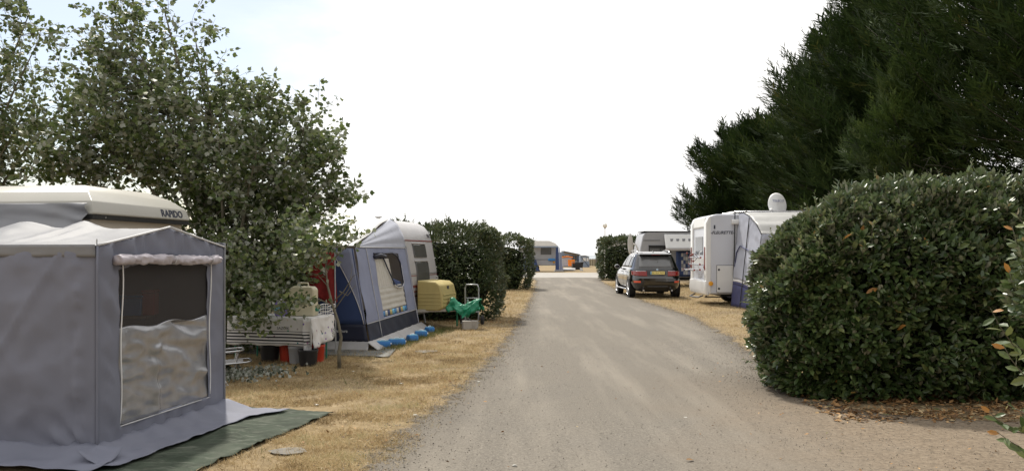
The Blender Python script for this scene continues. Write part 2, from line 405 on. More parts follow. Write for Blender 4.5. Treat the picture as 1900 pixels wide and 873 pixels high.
# sandy drift by the entrance on the right
sx = N.new('ShaderNodeSeparateXYZ'); L.new(t, sx.inputs[0])
ex = N.new('ShaderNodeMath'); ex.operation = 'MULTIPLY_ADD'; ex.inputs[1].default_value = 2.4; L.new(big.outputs['Fac'], ex.inputs[0]); L.new(sx.outputs['X'], ex.inputs[2])
sandm = N.new('ShaderNodeMath'); sandm.operation = 'MULTIPLY'
L.new(rangen(N, L, ex.outputs[0], 2.4, 4.6, 0, .85), sandm.inputs[0]); L.new(rangen(N, L, sx.outputs['Y'], 12, 9, 0, 1), sandm.inputs[1])
sandc = ramp_node(N, [(.3,(.09,.068,.045)),(.5,(.21,.16,.11)),(.7,(.30,.24,.17))]); L.new(sp2.outputs['Fac'], sandc.inputs[0])
c5 = mixc(N, L, sandm.outputs[0], c4, sandc.outputs[0])
L.new(c5, p.inputs['Base Color']); p.inputs['Roughness'].default_value = .9; p.inputs['Specular IOR Level'].default_value = .25
bp = N.new('ShaderNodeBump'); bp.inputs['Distance'].default_value = .008; bp.inputs['Strength'].default_value = .9; L.new(sp.outputs['Fac'], bp.inputs['Height']); L.new(bp.outputs[0], p.inputs['Normal'])

ea = N.new('ShaderNodeAttribute'); ea.attribute_name = 'edge'
en = noise_node(N, L, t, 5.5, 8, .72); en2 = noise_node(N, L, t, 60, 3, .7)
es = N.new('ShaderNodeMath'); es.operation = 'MULTIPLY_ADD'; es.inputs[1].default_value = .9; L.new(en.outputs['Fac'], es.inputs[0]); L.new(ea.outputs['Fac'], es.inputs[2])
es2 = N.new('ShaderNodeMath'); es2.operation = 'MULTIPLY_ADD'; es2.inputs[1].default_value = .35; L.new(en2.outputs['Fac'], es2.inputs[0]); L.new(es.outputs[0], es2.inputs[2])
tp_ = N.new('ShaderNodeBsdfTransparent'); ms_ = N.new('ShaderNodeMixShader'); L.new(rangen(N, L, es2.outputs[0], .80, .98), ms_.inputs[0]); L.new(tp_.outputs[0], ms_.inputs[1]); L.new(p.outputs[0], ms_.inputs[2]); L.new(ms_.outputs[0], N['Material Output'].inputs['Surface'])
c6 = mixc(N, L, rangen(N, L, ea.outputs['Fac'], .15, .85, .65, 0), c5, (.115,.098,.078)); L.new(c6, p.inputs['Base Color'])
gm = MB()
ys = [-60,-20,0,3] + lin(4, 60, 56)[1:] + [70,80,95,110,125,135,142,150,165]
xs = [-320,-120,-60,-30,-20] + lin(-14, 14, 28) + [20,30,60,120,320]
def gz(x, y):
    z = .012*fbm(x*.7, y*.7) if -14 < x < 14 and y < 60 and not on_road(x, y) and not on_road(x-.8, y) and not on_road(x+.8, y) else 0
    if y > 138: z -= min(1, (y-138)/25)*8
    return z - .006
gm.grid(lambda x, y: (x, y, gz(x, y)), xs, ys)
ground = gm.build('ground', g, smooth=180, fixn=False); props(ground, kind='structure', label='dry straw coloured grass of the camping ground')
rm = MB()
yy = lin(2, 15, 130) + lin(15, 30, 75)[1:] + lin(30, 57.5, 60)[1:]
def edge_j(y, s): return .10*fbm(y*1.7, s, 0) + .05*fbm(y*9, s+5, 0) + .03*fbm(y*26, s+9, 0)
def rfn(u, y):
    a = interp(L_EDGE, y) + edge_j(y, 1.3); b = interp(R_EDGE, y) + edge_j(y, 7.7) * (1 if y > 9 else 1.5)
    if y < 8.6: b = interp(R_EDGE, y + .08*fbm(y*5, 3.3)) 
    a -= .28; b += .28
    return (a + (b-a)*u, y, .004 + .012*math.sin(math.pi*min(1, u)))
rus = [0,.02,.04,.06,.09,.12,.16,.22] + lin(.3, .7, 5) + [.78,.84,.88,.91,.94,.96,.98,1]
rm.grid(rfn, rus, yy)
road = rm.build('road', r, smooth=180, fixn=False)
_at = road.data.attributes.new('edge', 'FLOAT', 'POINT'); _ev = []
for y in yy:
    xa, xb = rfn(0, y)[0], rfn(1, y)[0]
    for u in rus: _ev.append(min(u, 1-u)*(xb-xa))
_at.data.foreach_set('value', _ev)
props(road, kind='structure', label='worn grey asphalt lane running away between the pitches')
cm = MB().grid(lambda x, y: (x, y, .006), lin(-60, 60, 60), [57.45, 60, 64, 68, 72])
cross = cm.build('cross_road', mat('pale_asphalt', (.34,.32,.29), .9, .12, 2, .2, 60), fixn=False); props(cross, kind='structure', label='pale road crossing at the far end of the lane')
km = MB().box(-60, 1.15, 57.28, 57.43, -.05, .03).box(6.3, 60, 57.28, 57.43, -.05, .03)
kerb = km.build('kerb', M['concrete'], bevel=.01); props(kerb, kind='structure', label='low concrete edging along the far crossing road')
sea_m = bpy.data.materials.new('sea'); sea_m.use_nodes = True; sp_ = sea_m.node_tree.nodes['Principled BSDF']
sp_.inputs['Base Color'].default_value = (.12,.17,.2,1); sp_.inputs['Roughness'].default_value = .25
sea = MB().grid(lambda x, y: (x, y, -6), [-3000, -500, 500, 3000], [140, 500, 4500]).build('sea', sea_m, fixn=False); props(sea, kind='structure', label='pale sea beyond the dunes')
dn = MB().grid(lambda x, y: (x, y, max(-.3, (1.0 + .5*fbm(x*.05, 2)) * math.exp(-((y-126)/6)**2) * (1 if x > 12 else max(0, (x-7)/5)) - .05 + .12*fbm(x*.4, y*.4))), lin(4, 90, 60), lin(112, 140, 14))
dune = dn.build('dune', mat('dune_grass', (.22,.21,.10), .95, .35, .8, .5, 6), smooth=180, fixn=False); props(dune, kind='structure', label='low grassy dune at the edge of the site')

# ------------------------------------------------------------------ foliage generators
def norm(a): return a / (np.linalg.norm(a, axis=1, keepdims=True) + 1e-9)
LEAF_E = (np.array([(0,0,0),(.3,.19,.03),(.68,.20,.03),(1,0,-.06),(.68,-.20,.03),(.3,-.19,.03),(.5,0,-.02)]), [(0,1,6),(1,2,6),(2,3,6),(3,4,6),(4,5,6),(5,0,6)])
LEAF_Q = (np.array([(0,0,0),(.42,.21,.03),(1,0,-.05),(.42,-.21,.03)]), [(0,1,2),(0,2,3)])
LEAF_P = (np.array([(0,0,0),(.18,.36,.03),(.55,.42,.02),(.62,.22,.0),(1,0,-.06),(.62,-.22,.0),(.55,-.42,.02),(.18,-.36,.03)]), [(0,1,3),(1,2,3),(0,3,4),(0,4,5),(0,5,7),(7,5,6)])
BLADE = (np.array([(0,.5,0),(0,-.5,0),(1,0,0)]), [(0,1,2)])
def scatter(name, material, parent, pos, nrm, dirv, size, tmpl, width=1.0, rnd=None, world=True, kind='stuff', bend=0):
    tv, tf = tmpl; n = len(pos); k = len(tv)
    d = norm(dirv); nn = nrm - d * np.sum(nrm*d, axis=1, keepdims=True); nn = norm(nn); b = np.cross(nn, d)
    s = np.asarray(size).reshape(-1, 1, 1); w = np.asarray(width).reshape(-1, 1, 1)
    v = pos[:, None, :] + s*(tv[None, :, 0:1]*d[:, None, :] + w*tv[None, :, 1:2]*b[:, None, :] + tv[None, :, 2:3]*nn[:, None, :])
    if world and parent is not None:
        inv = np.array(FR[parent].inverted()); v = v @ inv[:3, :3].T + inv[:3, 3]
    v = v.reshape(-1, 3)
    me = bpy.data.meshes.new(name); me.vertices.add(len(v)); me.vertices.foreach_set('co', v.astype(np.float32).ravel())
    tri = np.array(tf)[:, ::-1]; nf = len(tri); idx = (tri[None] + (np.arange(n)*k)[:, None, None]).reshape(-1)
    me.loops.add(len(idx)); me.loops.foreach_set('vertex_index', idx.astype(np.int32))
    me.polygons.add(n*nf); me.polygons.foreach_set('loop_start', np.arange(0, len(idx), 3, dtype=np.int32))
    me.update(calc_edges=True)
    at = me.attributes.new('rnd', 'FLOAT', 'POINT')
    rr = rng.random(n) if rnd is None else rnd
    at.data.foreach_set('value', np.repeat(rr, k).astype(np.float32))
    o = obj(name, me, material, parent)
    if kind: o['kind'] = kind
    return o
def nfield(p, sc, seed=0.0):
    return np.array([noise.fractal(V((float(q[0])*sc+seed, float(q[1])*sc+seed*.7, float(q[2])*sc)), 1.0, 2.0, 3) for q in p])
def rand_dir(n): return norm(rng.normal(size=(n, 3)))
def leaf_variants(tmpl, name, material, bins=(.05,.35,.6,.8,.93,1.0)):
    out = []
    for r_ in bins:
        me = bpy.data.meshes.new(name); me.from_pydata([tuple(x) for x in tmpl[0]], [], [f_[::-1] for f_ in tmpl[1]]); me.materials.append(material)
        a = me.attributes.new('rnd', 'FLOAT', 'POINT'); a.data.foreach_set('value', [r_]*len(tmpl[0])); out.append(me)
    return out
ELAE = leaf_variants(LEAF_E, 'leaf', M['leaf_elaeagnus'])
def leaf_obj(parent, p, d, n_, size, meshes):
    d = V(d).normalized(); n_ = V(n_); n_ = (n_ - d*n_.dot(d)); n_ = n_.normalized() if n_.length > 1e-5 else d.orthogonal().normalized(); b = n_.cross(d)
    o = bpy.data.objects.new('leaf', random.choice(meshes)); COL.objects.link(o); o.parent = parent
    m4 = Matrix(((d.x, b.x, n_.x, p[0]), (d.y, b.y, n_.y, p[1]), (d.z, b.z, n_.z, p[2]), (0,0,0,1))) @ Matrix.Scale(size, 4)
    o.matrix_parent_inverse = Matrix(); o.matrix_local = FR[parent].inverted() @ m4
    return o
def hedge(name, label, x0, x1, y0, y1, h, yaw, nleaf, lsize, material, k=5.0, lump=.14, seed=1.0, group='hedges between the pitches', tmpl=LEAF_E, sprigs=0, topslope=None, nobj=0, faces=(1,.5,1,1,1), openness=0.0, rmax=.55, endtaper=0):
    """clipped broad-leaved hedge; x0..y1 is its footprint in its own turned frame round its centre"""
    cx, cy = (x0+x1)/2, (y0+y1)/2; hx, hy = (x1-x0)/2, (y1-y0)/2
    root = thing(name, label, 'hedge', (cx, cy, 0), yaw, group)
    R = np.array(FR[root])[:3, :3]
    areas = np.array([2*hx*h*faces[0], 2*hx*h*faces[1], 2*hy*h*faces[2], 2*hy*h*faces[3], 4*hx*hy*faces[4]]); pr = areas/areas.sum()
    fsel = rng.choice(5, nleaf, p=pr); a = rng.uniform(-1, 1, nleaf); c_ = rng.uniform(-.97, 1, nleaf); q = np.zeros((nleaf, 3))
    for f_ in range(5):
        m_ = fsel == f_
        if f_ == 0: q[m_] = np.c_[a[m_], -np.ones(m_.sum()), c_[m_]]
        if f_ == 1: q[m_] = np.c_[a[m_], np.ones(m_.sum()), c_[m_]]
        if f_ == 2: q[m_] = np.c_[-np.ones(m_.sum()), a[m_], c_[m_]]
        if f_ == 3: q[m_] = np.c_[np.ones(m_.sum()), a[m_], c_[m_]]
        if f_ == 4: q[m_] = np.c_[a[m_], rng.uniform(-1, 1, m_.sum()), np.ones(m_.sum())]
    zz = np.where(q[:, 2] > 0, q[:, 2], q[:, 2]*.12)            # only the upper part is rounded over
    # round corners with equal radii in metres
    rad = min(rmax, hx*.97, hy*.97)
    P = np.c_[q[:, 0]*hx, q[:, 1]*hy, (q[:, 2]*.5+.5)*h]
    core = np.c_[np.clip(P[:, 0], -(hx-rad), hx-rad), np.clip(P[:, 1], -(hy-rad), hy-rad), np.clip(P[:, 2], 0, h-rad)]
    off = P - core; ln = np.linalg.norm(off, axis=1, keepdims=True) + 1e-6; nr = off/ln
    surf = core + nr*rad
    lum = nfield(surf, 1.6, seed)*lump + nfield(surf, 4.2, seed+3)*lump*.75
    under = np.clip((surf[:, 2:3] - 0)/(.55), 0, 1)                # hedge pulls in slightly near the ground
    depth = rng.exponential(.085, nleaf); depth = np.clip(depth, 0, .4)
    pos = surf + nr*(lum - depth)[:, None] - nr*np.array([1,1,0])*((1-under)*.16)
    if topslope: pos[:, 2] *= 1 + topslope*(pos[:, 0]/hx)
    if endtaper: pos[:, 2] *= 1 - endtaper*np.clip((-pos[:, 0]-(hx-1.7))/1.7, 0, 1.05)**1.5
    pos[:, 2] = np.maximum(pos[:, 2], .03)
    keep = nfield(pos, 2.6, seed+9) > -.68 + openness
    pos, nr, depth = pos[keep], nr[keep], depth[keep]; n = len(pos)
    up = np.array([0, 0, 1.0])
    d = norm(nr*.75 + rand_dir(n)*.75 + up*.22); nm = norm(nr*.75 + up*.6 + rand_dir(n)*.45)
    sz = lsize*rng.uniform(.65, 1.25, n)
    rnd = np.clip(rng.beta(2, 2.2, n)*.98 + .1*nfield(pos, 1.2, seed+20), 0, .985)
    rnd[rng.random(n) < .0012] = 1.0
    wp = pos @ R.T + np.array([cx, cy, 0]); wd = d @ R.T; wn_ = nm @ R.T
    ids = np.zeros(n, bool)
    if nobj:
        cand = np.where((depth < .05) & (wp[:, 2] > .1))[0]; dist = np.linalg.norm(wp[cand, :2], axis=1)
        ch = cand[np.argsort(dist / sz[cand] * lsize + rng.random(len(cand))*.5)[:nobj]]; ids[ch] = True
        for q_, i in enumerate(ch): leaf_obj(root, wp[i], wd[i], wn_[i], sz[i]*1.12, ELAE[5:] if q_ % 60 == 7 else ELAE[:5])
    scatter('foliage', material, root, wp[~ids], wn_[~ids], wd[~ids], sz[~ids], tmpl, rnd=rnd[~ids])
    # opaque near-black core, colour standing for shade in the twiggy inside; then stems
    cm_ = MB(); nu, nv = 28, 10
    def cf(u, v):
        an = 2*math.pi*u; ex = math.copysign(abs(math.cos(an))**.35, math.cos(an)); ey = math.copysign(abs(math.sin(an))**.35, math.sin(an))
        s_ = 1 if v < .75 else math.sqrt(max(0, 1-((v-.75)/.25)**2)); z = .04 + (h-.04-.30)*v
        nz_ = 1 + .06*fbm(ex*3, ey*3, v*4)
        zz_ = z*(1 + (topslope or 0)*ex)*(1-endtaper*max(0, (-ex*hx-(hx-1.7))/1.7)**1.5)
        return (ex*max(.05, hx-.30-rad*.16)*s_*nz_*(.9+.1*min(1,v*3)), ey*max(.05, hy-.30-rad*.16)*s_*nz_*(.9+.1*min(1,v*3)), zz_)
    cm_.grid(cf, lin(0, 1, nu), lin(0, 1, nv)); cm_.build('shade_core', M['hedge_core'], root, smooth=180, fixn=False)
    for i in range(int(6*hx)+4):
        bx, by = random.uniform(-hx*.85, hx*.85), random.uniform(-hy*.5, hy*.5)
        MB().tube([(bx, by, 0), (bx+random.uniform(-.06,.06), by, .25), (bx+random.uniform(-.2,.2), by+random.uniform(-.1,.1), .7)], [.022,.017,.012], 5).build('stem', M['bark'], root, smooth=180)
    # young shoots standing proud of the clipped faces
    if sprigs:
        sp = MB(); ps, ds, ns, ss = [], [], [], []
        pick = rng.choice(n, sprigs)
        for i in pick:
            if nr[i][2] < .1 and random.random() < .6: continue
            p0 = V(pos[i]); dd = (V(nr[i]) + V((random.uniform(-.5,.5), random.uniform(-.5,.5), random.uniform(.2,.9)))).normalized()
            Ls = random.uniform(.12, .30); p1 = p0 + dd*Ls; sp.tube([p0 - dd*.1, p0 + dd*Ls*.5, p1], [.004,.003,.0015], 3)
            for j in range(int(Ls/.022)):
                tt = (j+1)*.022/Ls; pp = p0.lerp(p1, tt); sd = (dd*.8 + V(rand_dir(1)[0])*.9).normalized()
                ps.append(pp); ds.append(sd); ns.append((V((0,0,1)) + V(rand_dir(1)[0])*.6)); ss.append(lsize*(1.05-.55*tt)*random.uniform(.8,1.1))
        if ps:
            W = lambda A, t_=0: np.array([tuple(x) for x in A]) @ R.T + (np.array([cx, cy, 0]) if t_ else 0)
            scatter('shoot_leaves', material, root, W(ps, 1), W(ns), W(ds), np.array(ss), tmpl, rnd=np.clip(rng.uniform(.45, .99, len(ps)), 0, 1))  # shoot leaves drawn lighter, the sunlit hedge top put into their colour
            sp.build('shoots', M['bark'], root)['kind'] = 'stuff'
    return root

def inpoly(poly, x, y):
    c_ = False; j = len(poly)-1
    for i in range(len(poly)):
        xi, yi = poly[i]; xj, yj = poly[j]
        if (yi > y) != (yj > y) and x < (xj-xi)*(y-yi)/(yj-yi)+xi: c_ = not c_
        j = i
    return c_
def edgedist(poly, x, y):
    best = 1e9
    for i in range(len(poly)):
        ax, ay = poly[i-1]; bx, by = poly[i]; dx, dy = bx-ax, by-ay
        t_ = max(0, min(1, ((x-ax)*dx+(y-ay)*dy)/(dx*dx+dy*dy+1e-9))); best = min(best, math.hypot(x-ax-t_*dx, y-ay-t_*dy))
    return best
def poplar(name, label, base, outline, depth, ntwig, limbs, thick, lsize=.088, seed=3, densz=None):
    """white poplar: outline = crown outline in metres (x, z) in the plane of its trunk; the crown is as deep as it is wide"""
    root = thing(name, label, 'tree', base, 0, 'white poplars by the pitches')
    bx, by, _ = base
    xs_ = [p[0] for p in outline]; zs_ = [p[1] for p in outline]; zmin, zmax = min(zs_), max(zs_)
    st = random.Random(seed)
    tb = MB(); samples = []
    def curve(p0, p1, bow, n):
        p0, p1 = V(p0), V(p1); m_ = (p0+p1)/2 + V(bow)
        return [p0*(1-t_)**2 + m_*2*t_*(1-t_) + p1*t_*t_ for t_ in lin(0, 1, n)]
    tr = MB()
    for (tx, tz, ty, r0, z0) in limbs:
        start = V((bx + st.uniform(-.08,.08), by + st.uniform(-.08,.08), z0)); end = V((tx, by+ty, tz))
        pts = curve(start, end, V(((bx-tx)*.22, -ty*.2, .15*abs(tz-z0)*.5)), 12)
        pts = [p_ + V((.03*fbm(i*.9, tx), .03*fbm(i*.9, tz, 4), 0)) for i, p_ in enumerate(pts)]
        tr.tube(pts, [r0*(1-.86*i/12) for i in range(13)], 7)
        samples += [(p_, r0*(1-.86*i/12)) for i, p_ in enumerate(pts) if i > 1]
    trunk = tr.build('trunk', M['bark_pale'], root, smooth=60, world=True)
    sp = np.array([tuple(s_[0]) for s_ in samples])
    ps, ds, ns, ss = [], [], [], []
    cnt = 0; guard = 0
    forced = [p_ + V((st.gauss(0,.13), st.gauss(0,.13), st.gauss(.0,.13))) for p_, r_ in samples if r_ < .036 for _k in range(3)]
    while (cnt < ntwig and guard < ntwig*60) or forced:
        guard += 1
        fpt = forced.pop() if forced else None
        x, z = st.uniform(min(xs_), max(xs_)), st.uniform(zmin, zmax)
        if fpt is None and not inpoly(outline, x, z): continue
        e_ = edgedist(outline, x, z)
        T = min(depth, .35 + 1.25*e_); y = by + st.uniform(-T, T)
        hrel = (z-zmin)/(zmax-zmin)
        dens = (densz(x, z, e_) if densz else 1.0) * (.45 + .8*min(1, e_/.5))
        nz_ = fbm(x*1.15+seed, z*1.15, y*.8)
        if fpt is not None: x, y, z = fpt
        elif st.random() > dens*(1.0 + 1.5*nz_): continue
        cnt += 1
        c_ = V((x, y, z))
        cand = sp[:, 2] < z + .25
        dd = np.linalg.norm(sp - np.array(c_), axis=1) + np.where(cand, 0, 1.5); j = int(np.argmin(dd)); a0 = V(sp[j])
        out = (c_ - a0); Lb = out.length
        if Lb < .05: out = V((st.uniform(-1,1), st.uniform(-1,1), .6))
        out = (out.normalized() + V((0,0,.45)) + V((st.uniform(-.5,.5), st.uniform(-.5,.5), st.uniform(-.2,.4)))).normalized()
        if Lb > .12:
            mid_ = (a0+c_)/2 + V((0,0,.12*Lb)); rb = min(samples[j][1]*.5, .006+.008*Lb)
            tb.tube([a0, mid_, c_], [rb, rb*.7, .004], 4)
        tl = st.uniform(.28, .58); tip = c_ + out*tl + V((0,0,-.05*tl))
        tb.tube([c_, (c_+tip)/2 + V((0,0,.03)), tip], [.004,.003,.0015], 3)
        for q in range(int(tl/.021)):
            t_ = (q+st.random())/(tl/.021); pp = c_.lerp(tip, t_)
            sd = V((st.gauss(0,1), st.gauss(0,1), st.gauss(-.35,.7))).normalized()
            ps.append(pp + sd*st.uniform(.02,.10)); ds.append((sd + out*.3)); ns.append((st.gauss(0,.8), st.gauss(-.2,.8), st.gauss(.6,.7))); ss.append(lsize*st.uniform(.6,1.2))
    tb.build('branches', M['bark_pale'], root, smooth=180, world=True)['kind'] = 'stuff'
    A = lambda q: np.array([tuple(x) for x in q])
    rnd = np.clip(rng.beta(2, 2, len(ps)), 0, 1)
    scatter('crown', M['leaf_poplar'], root, A(ps), A(ns), A(ds), np.array(ss), LEAF_P, rnd=rnd)
    return root

def spray_template(nb=9, seed=1, fan=.9, flat=.15, wid=.055):
    st = random.Random(seed); vs = []; fs = []
    for i in range(nb):
        t0 = .05 + .6*i/nb; an = st.uniform(-fan, fan)*(1-.45*i/nb); L_ = st.uniform(.35, .62)*(1-.25*abs(an))
        b = np.array((t0, st.uniform(-.04,.04), st.uniform(-flat, flat)*.4)); d = np.array((math.cos(an), math.sin(an), st.uniform(-flat, flat))); s_ = np.array((-d[1], d[0], 0))
        o = len(vs); vs += [b, b+d*L_*.45+s_*wid*.6, b+d*L_, b+d*L_*.45-s_*wid*.6]; fs += [(o,o+1,o+2),(o,o+2,o+3)]
    return np.array(vs), fs
SPRAY = spray_template(); SPRAY2 = spray_template(8, 5, .6, .25, .05)
def cypress(name, label, base, H, R, nlimb, nspray, seed, lean=(0, 0), zlo=.8, shape=None, material='leaf_cypress', ssize=(.45,.85), wind=(0,0,0), group='dark cypresses behind the motorhome'):
    root = thing(name, label, 'tree', base, 0, group)
    st = random.Random(seed); bx, by, _ = base
    tr = MB(); tp = [V((bx + lean[0]*t_ + .15*math.sin(3*t_+seed), by + lean[1]*t_, H*.93*t_)) for t_ in lin(0, 1, 10)]
    tr.tube(tp, [max(.03, R*.085*(1-t_)**.8+.02) for t_ in lin(0, 1, 10)], 9)
    tr.build('trunk', M['bark_grey'], root, smooth=60, world=True)
    lb = MB(); P, D, Nn, S = [], [], [], []
    shape = shape or (lambda t_: (1-t_)**.75*.95 + .08)
    for i in range(nlimb):
        t_ = (i + st.random())/nlimb; t_ = t_**1.05; z0 = zlo + (H*.95 - zlo)*t_; an = i*2.39996 + st.uniform(-.4,.4)
        k_ = min(9.999, z0/(H*.93)*10); i0 = int(k_); o = tp[min(i0, 10)].lerp(tp[min(i0+1, 10)], k_-i0); o = V((o.x, o.y, z0))
        L_ = R*shape(t_)*st.uniform(.62, 1.12); rise = st.uniform(.12, .5) + .55*t_
        dirh = V((math.cos(an), math.sin(an), 0)); dirh = dirh + V(wind)*.35
        pts = [o + dirh*L_*s_ + V((0,0,1))*L_*(rise*s_*s_*.9 - .10*s_) for s_ in lin(0, 1, 8)]
        r0 = .03 + .012*L_
        pts = [q_ + V((.10*L_*.3*fbm(i*3.1, s_*2), .03*L_*fbm(i*1.7, s_*2, 4), .05*L_*fbm(i*2.3, s_*2.5, 8))) for q_, s_ in zip(pts, lin(0, 1, 8))]
        lb.tube(pts, [.7*r0*(1-.93*s_) for s_ in lin(0, 1, 8)], 5)
        ns_ = int(nspray*2.0*(.35 + .8*L_/R))
        for j in range(ns_):
            s_ = 1 - (1-.22)*st.random()**1.25; k2 = s_*8; i2 = min(7, int(k2)); c_ = pts[i2].lerp(pts[i2+1], k2-i2); tdir = (pts[i2+1]-pts[i2]).normalized()
            side = tdir.cross(V((0,0,1))).normalized(); w_ = .20*L_*(1.15-s_)**.6 + .14
            off = side*st.gauss(0, w_) + V((0,0,1))*st.gauss(.03, .10+.035*L_)
            P.append(c_ + off); dd = tdir*.9 + off.normalized()*.55 + V((st.gauss(0,.25), st.gauss(0,.25), .25+st.gauss(0,.2))) + V(wind)*.3
            D.append(dd); Nn.append((st.gauss(0,.35), st.gauss(0,.35), 1)); S.append(st.uniform(*ssize))
    lb.build('limbs', M['bark_grey'], root, smooth=180, world=True)['kind'] = 'stuff'
    A = lambda q: np.array([tuple(x) for x in q])
    pos = A(P); pos[:, 2] = np.maximum(pos[:, 2], .1)
    rnd = np.clip(rng.beta(2, 2.4, len(P)) + .18*nfield(pos, .5, seed), 0, 1)
    scatter('crown', M[material], root, pos, A(Nn), A(D), np.array(S), SPRAY if seed % 2 else SPRAY2, rnd=rnd)
    return root

# ------------------------------------------------------------------ grey kitchen tent, left foreground
A = V((-3.28, 6.60, 0)); B = V((-2.98, 8.64, 0)); EL = V((-.975, .215, 0)).normalized()
TL = 4.0; C = A + EL*TL; D = B + EL*TL; WN = (B-A).normalized(); OUT_R = V((WN.y, -WN.x, 0)); OUT_F = V((EL.y, -EL.x, 0)) * -1
if OUT_F.y > 0: OUT_F = -OUT_F
EAVE = 1.71
tent = thing('grey_tent', 'grey canvas kitchen tent with a mesh window and rolled up blind, in the left foreground', 'tent', tuple((A+D)/2), 0)
def up(p, z): return V((p.x, p.y, z))
def wr(u, v, s, a=.012): return 1.9*a*(fbm(u*5+s, v*4, s) + .7*(1-abs(fbm(u*3.2+v*2.4+s, v*2.2-u*1.4, s*2, 3))*2.2))
def pin(u, v, e=.08): return min(1, u/e, (1-u)/e) * min(1, v/e+.15, (1-v)/e+.1)
cloth('front_wall', M['tent_grey'], tent, lambda u: A+EL*TL*u, lambda u: up(A+EL*TL*u, EAVE), 110, 56,
      lambda u, v: pin(u, v, .04)*(wr(u*2.4, v*1.2, 1.1, .008) + .05*math.sin(math.pi*v)*math.sin(u*7) + .020*math.exp(-((u*2.1-.15-.62*(1-v))/.018)**2) + .016*math.exp(-((u*1.6-.75+.5*(1-v))/.014)**2)*v + .014*math.exp(-((u*3.1-.2-.5*v)/.02)**2)*(1-v) + .022*math.exp(-(((u*4)**2+(v*1.6)**2)/.25))*math.sin(math.atan2(v*1.7, u*4+.01)*16)
                             + .030*math.exp(-((u*4-.14)/.06)**2)*(1-2*abs(fbm(v*6, u*14))) + .012*math.exp(-((u*4-.26)/.02)**2) + .010*math.exp(-((u*2.6-.9+.75*(1-v))/.012)**2)), outward=OUT_F)
U0, U1, Z0, ZM, Z1 = .135, .83, .235, 1.03, 1.555
def gtop(u): return EAVE + .175*(1-abs(2*u-1))**1.05
def sidep(u, z): return up(A.lerp(B, u), z)
def sdisp(u, v): return pin(u, v, .05)*(wr(u*1.5, v*1.3, 4.7, .008) + .022*math.sin(u*62+v*9+2*math.sin(u*21))*max(0, v-.86)/.14 + .026*math.exp(-((u-.06)/.05)**2)*(1-2*abs(fbm(v*6+u*9, 3.1))) + .012*math.sin(u*55+3*math.sin(v*20))*max(0, .14-v)/.14)
vz = lambda z: z/1.80
cloth('side_wall', M['tent_grey'], tent, lambda u: sidep(u, 0), lambda u: sidep(u, gtop(u)), 64, 52, sdisp, [(U0, U1, vz(Z0), vz(Z1))], outward=OUT_R)
cloth('back_wall', M['tent_grey'], tent, lambda u: B+EL*TL*u+V((0,-.02,0)), lambda u: up(B+EL*TL*u+V((0,-.02,0)), EAVE+.05), 20, 10, lambda u, v: .01*fbm(u*9, v*6), outward=(0,1,0))
cloth('end_wall', M['tent_grey'], tent, lambda u: C.lerp(D, u), lambda u: up(C.lerp(D, u), gtop(u)), 20, 10, lambda u, v: .01*fbm(u*9, v*6), outward=EL)
def zr(s):                                  # ridge height, held up by poles and sagging between them
    z = 1.875
    for c_, hgt, w_ in ((.88, .075, .16), (1.5, .07, .25), (2.8, .07, .3)): z += hgt*math.exp(-((s-c_)/w_)**2)
    return z
rid = lambda u: up(A.lerp(B, .5)+EL*TL*u, zr(u*TL))
def fold(u, v):
    s = u*TL; return .012*fbm(s*2.2, v*3, 2) + .022*math.exp(-((s-.88)/.22)**2)*math.sin((s-.88)*38)*v*(1-v)*3 + .008*abs(fbm(s*4, v*2.5, 8)) - .035*math.sin(math.pi*v)*.6
cloth('roof', M['tent_roof_grey'], tent, lambda u: up(A+EL*TL*u, EAVE) + OUT_F*.02, rid, 90, 26, lambda u, v: fold(u, v)*min(1, v*5), outward=(0,-.2,1))
cloth('roof', M['tent_roof_grey'], tent, lambda u: up(B+EL*TL*u, EAVE+.04), rid, 60, 14, lambda u, v: fold(u, v), outward=(0,.2,1))
cloth('valance', M['tent_roof_grey'], tent, lambda u: up(A+EL*TL*u, EAVE-.085) + OUT_F*.016, lambda u: up(A+EL*TL*u, EAVE+.012) + OUT_F*.022, 80, 4, lambda u, v: .008*fbm(u*26, v*1.2) + .003*math.sin(u*110)*(1-v), outward=OUT_F)
# trim along gable edges
m = MB()
for q0, q1 in ((0, .5), (.5, 1)):
    m.tube([sidep(u, gtop(u)+.008) + OUT_R*.012 for u in lin(q0, q1, 8)], .009, 6)
m.build('piping', M['seam'], tent, smooth=180, world=True)
m = MB().tube([sidep(0, z)+OUT_R*.01+OUT_F*.008 for z in lin(.02, EAVE, 8)], .009, 6)
m.build('corner_seam', M['tent_grey'], tent, smooth=180, world=True)
m = MB().tube([sidep(1, z)+OUT_R*.006 for z in lin(.02, EAVE+.05, 6)], .012, 8)
m.build('corner_pole', M['tent_roof_grey'], tent, smooth=180, world=True)
for uu in (.0, 1.0):
    m = MB().tube([sidep(uu, EAVE), sidep(uu, EAVE+.055)], .005, 6); m.build('pole_tip', M['galvanised'], tent, world=True)
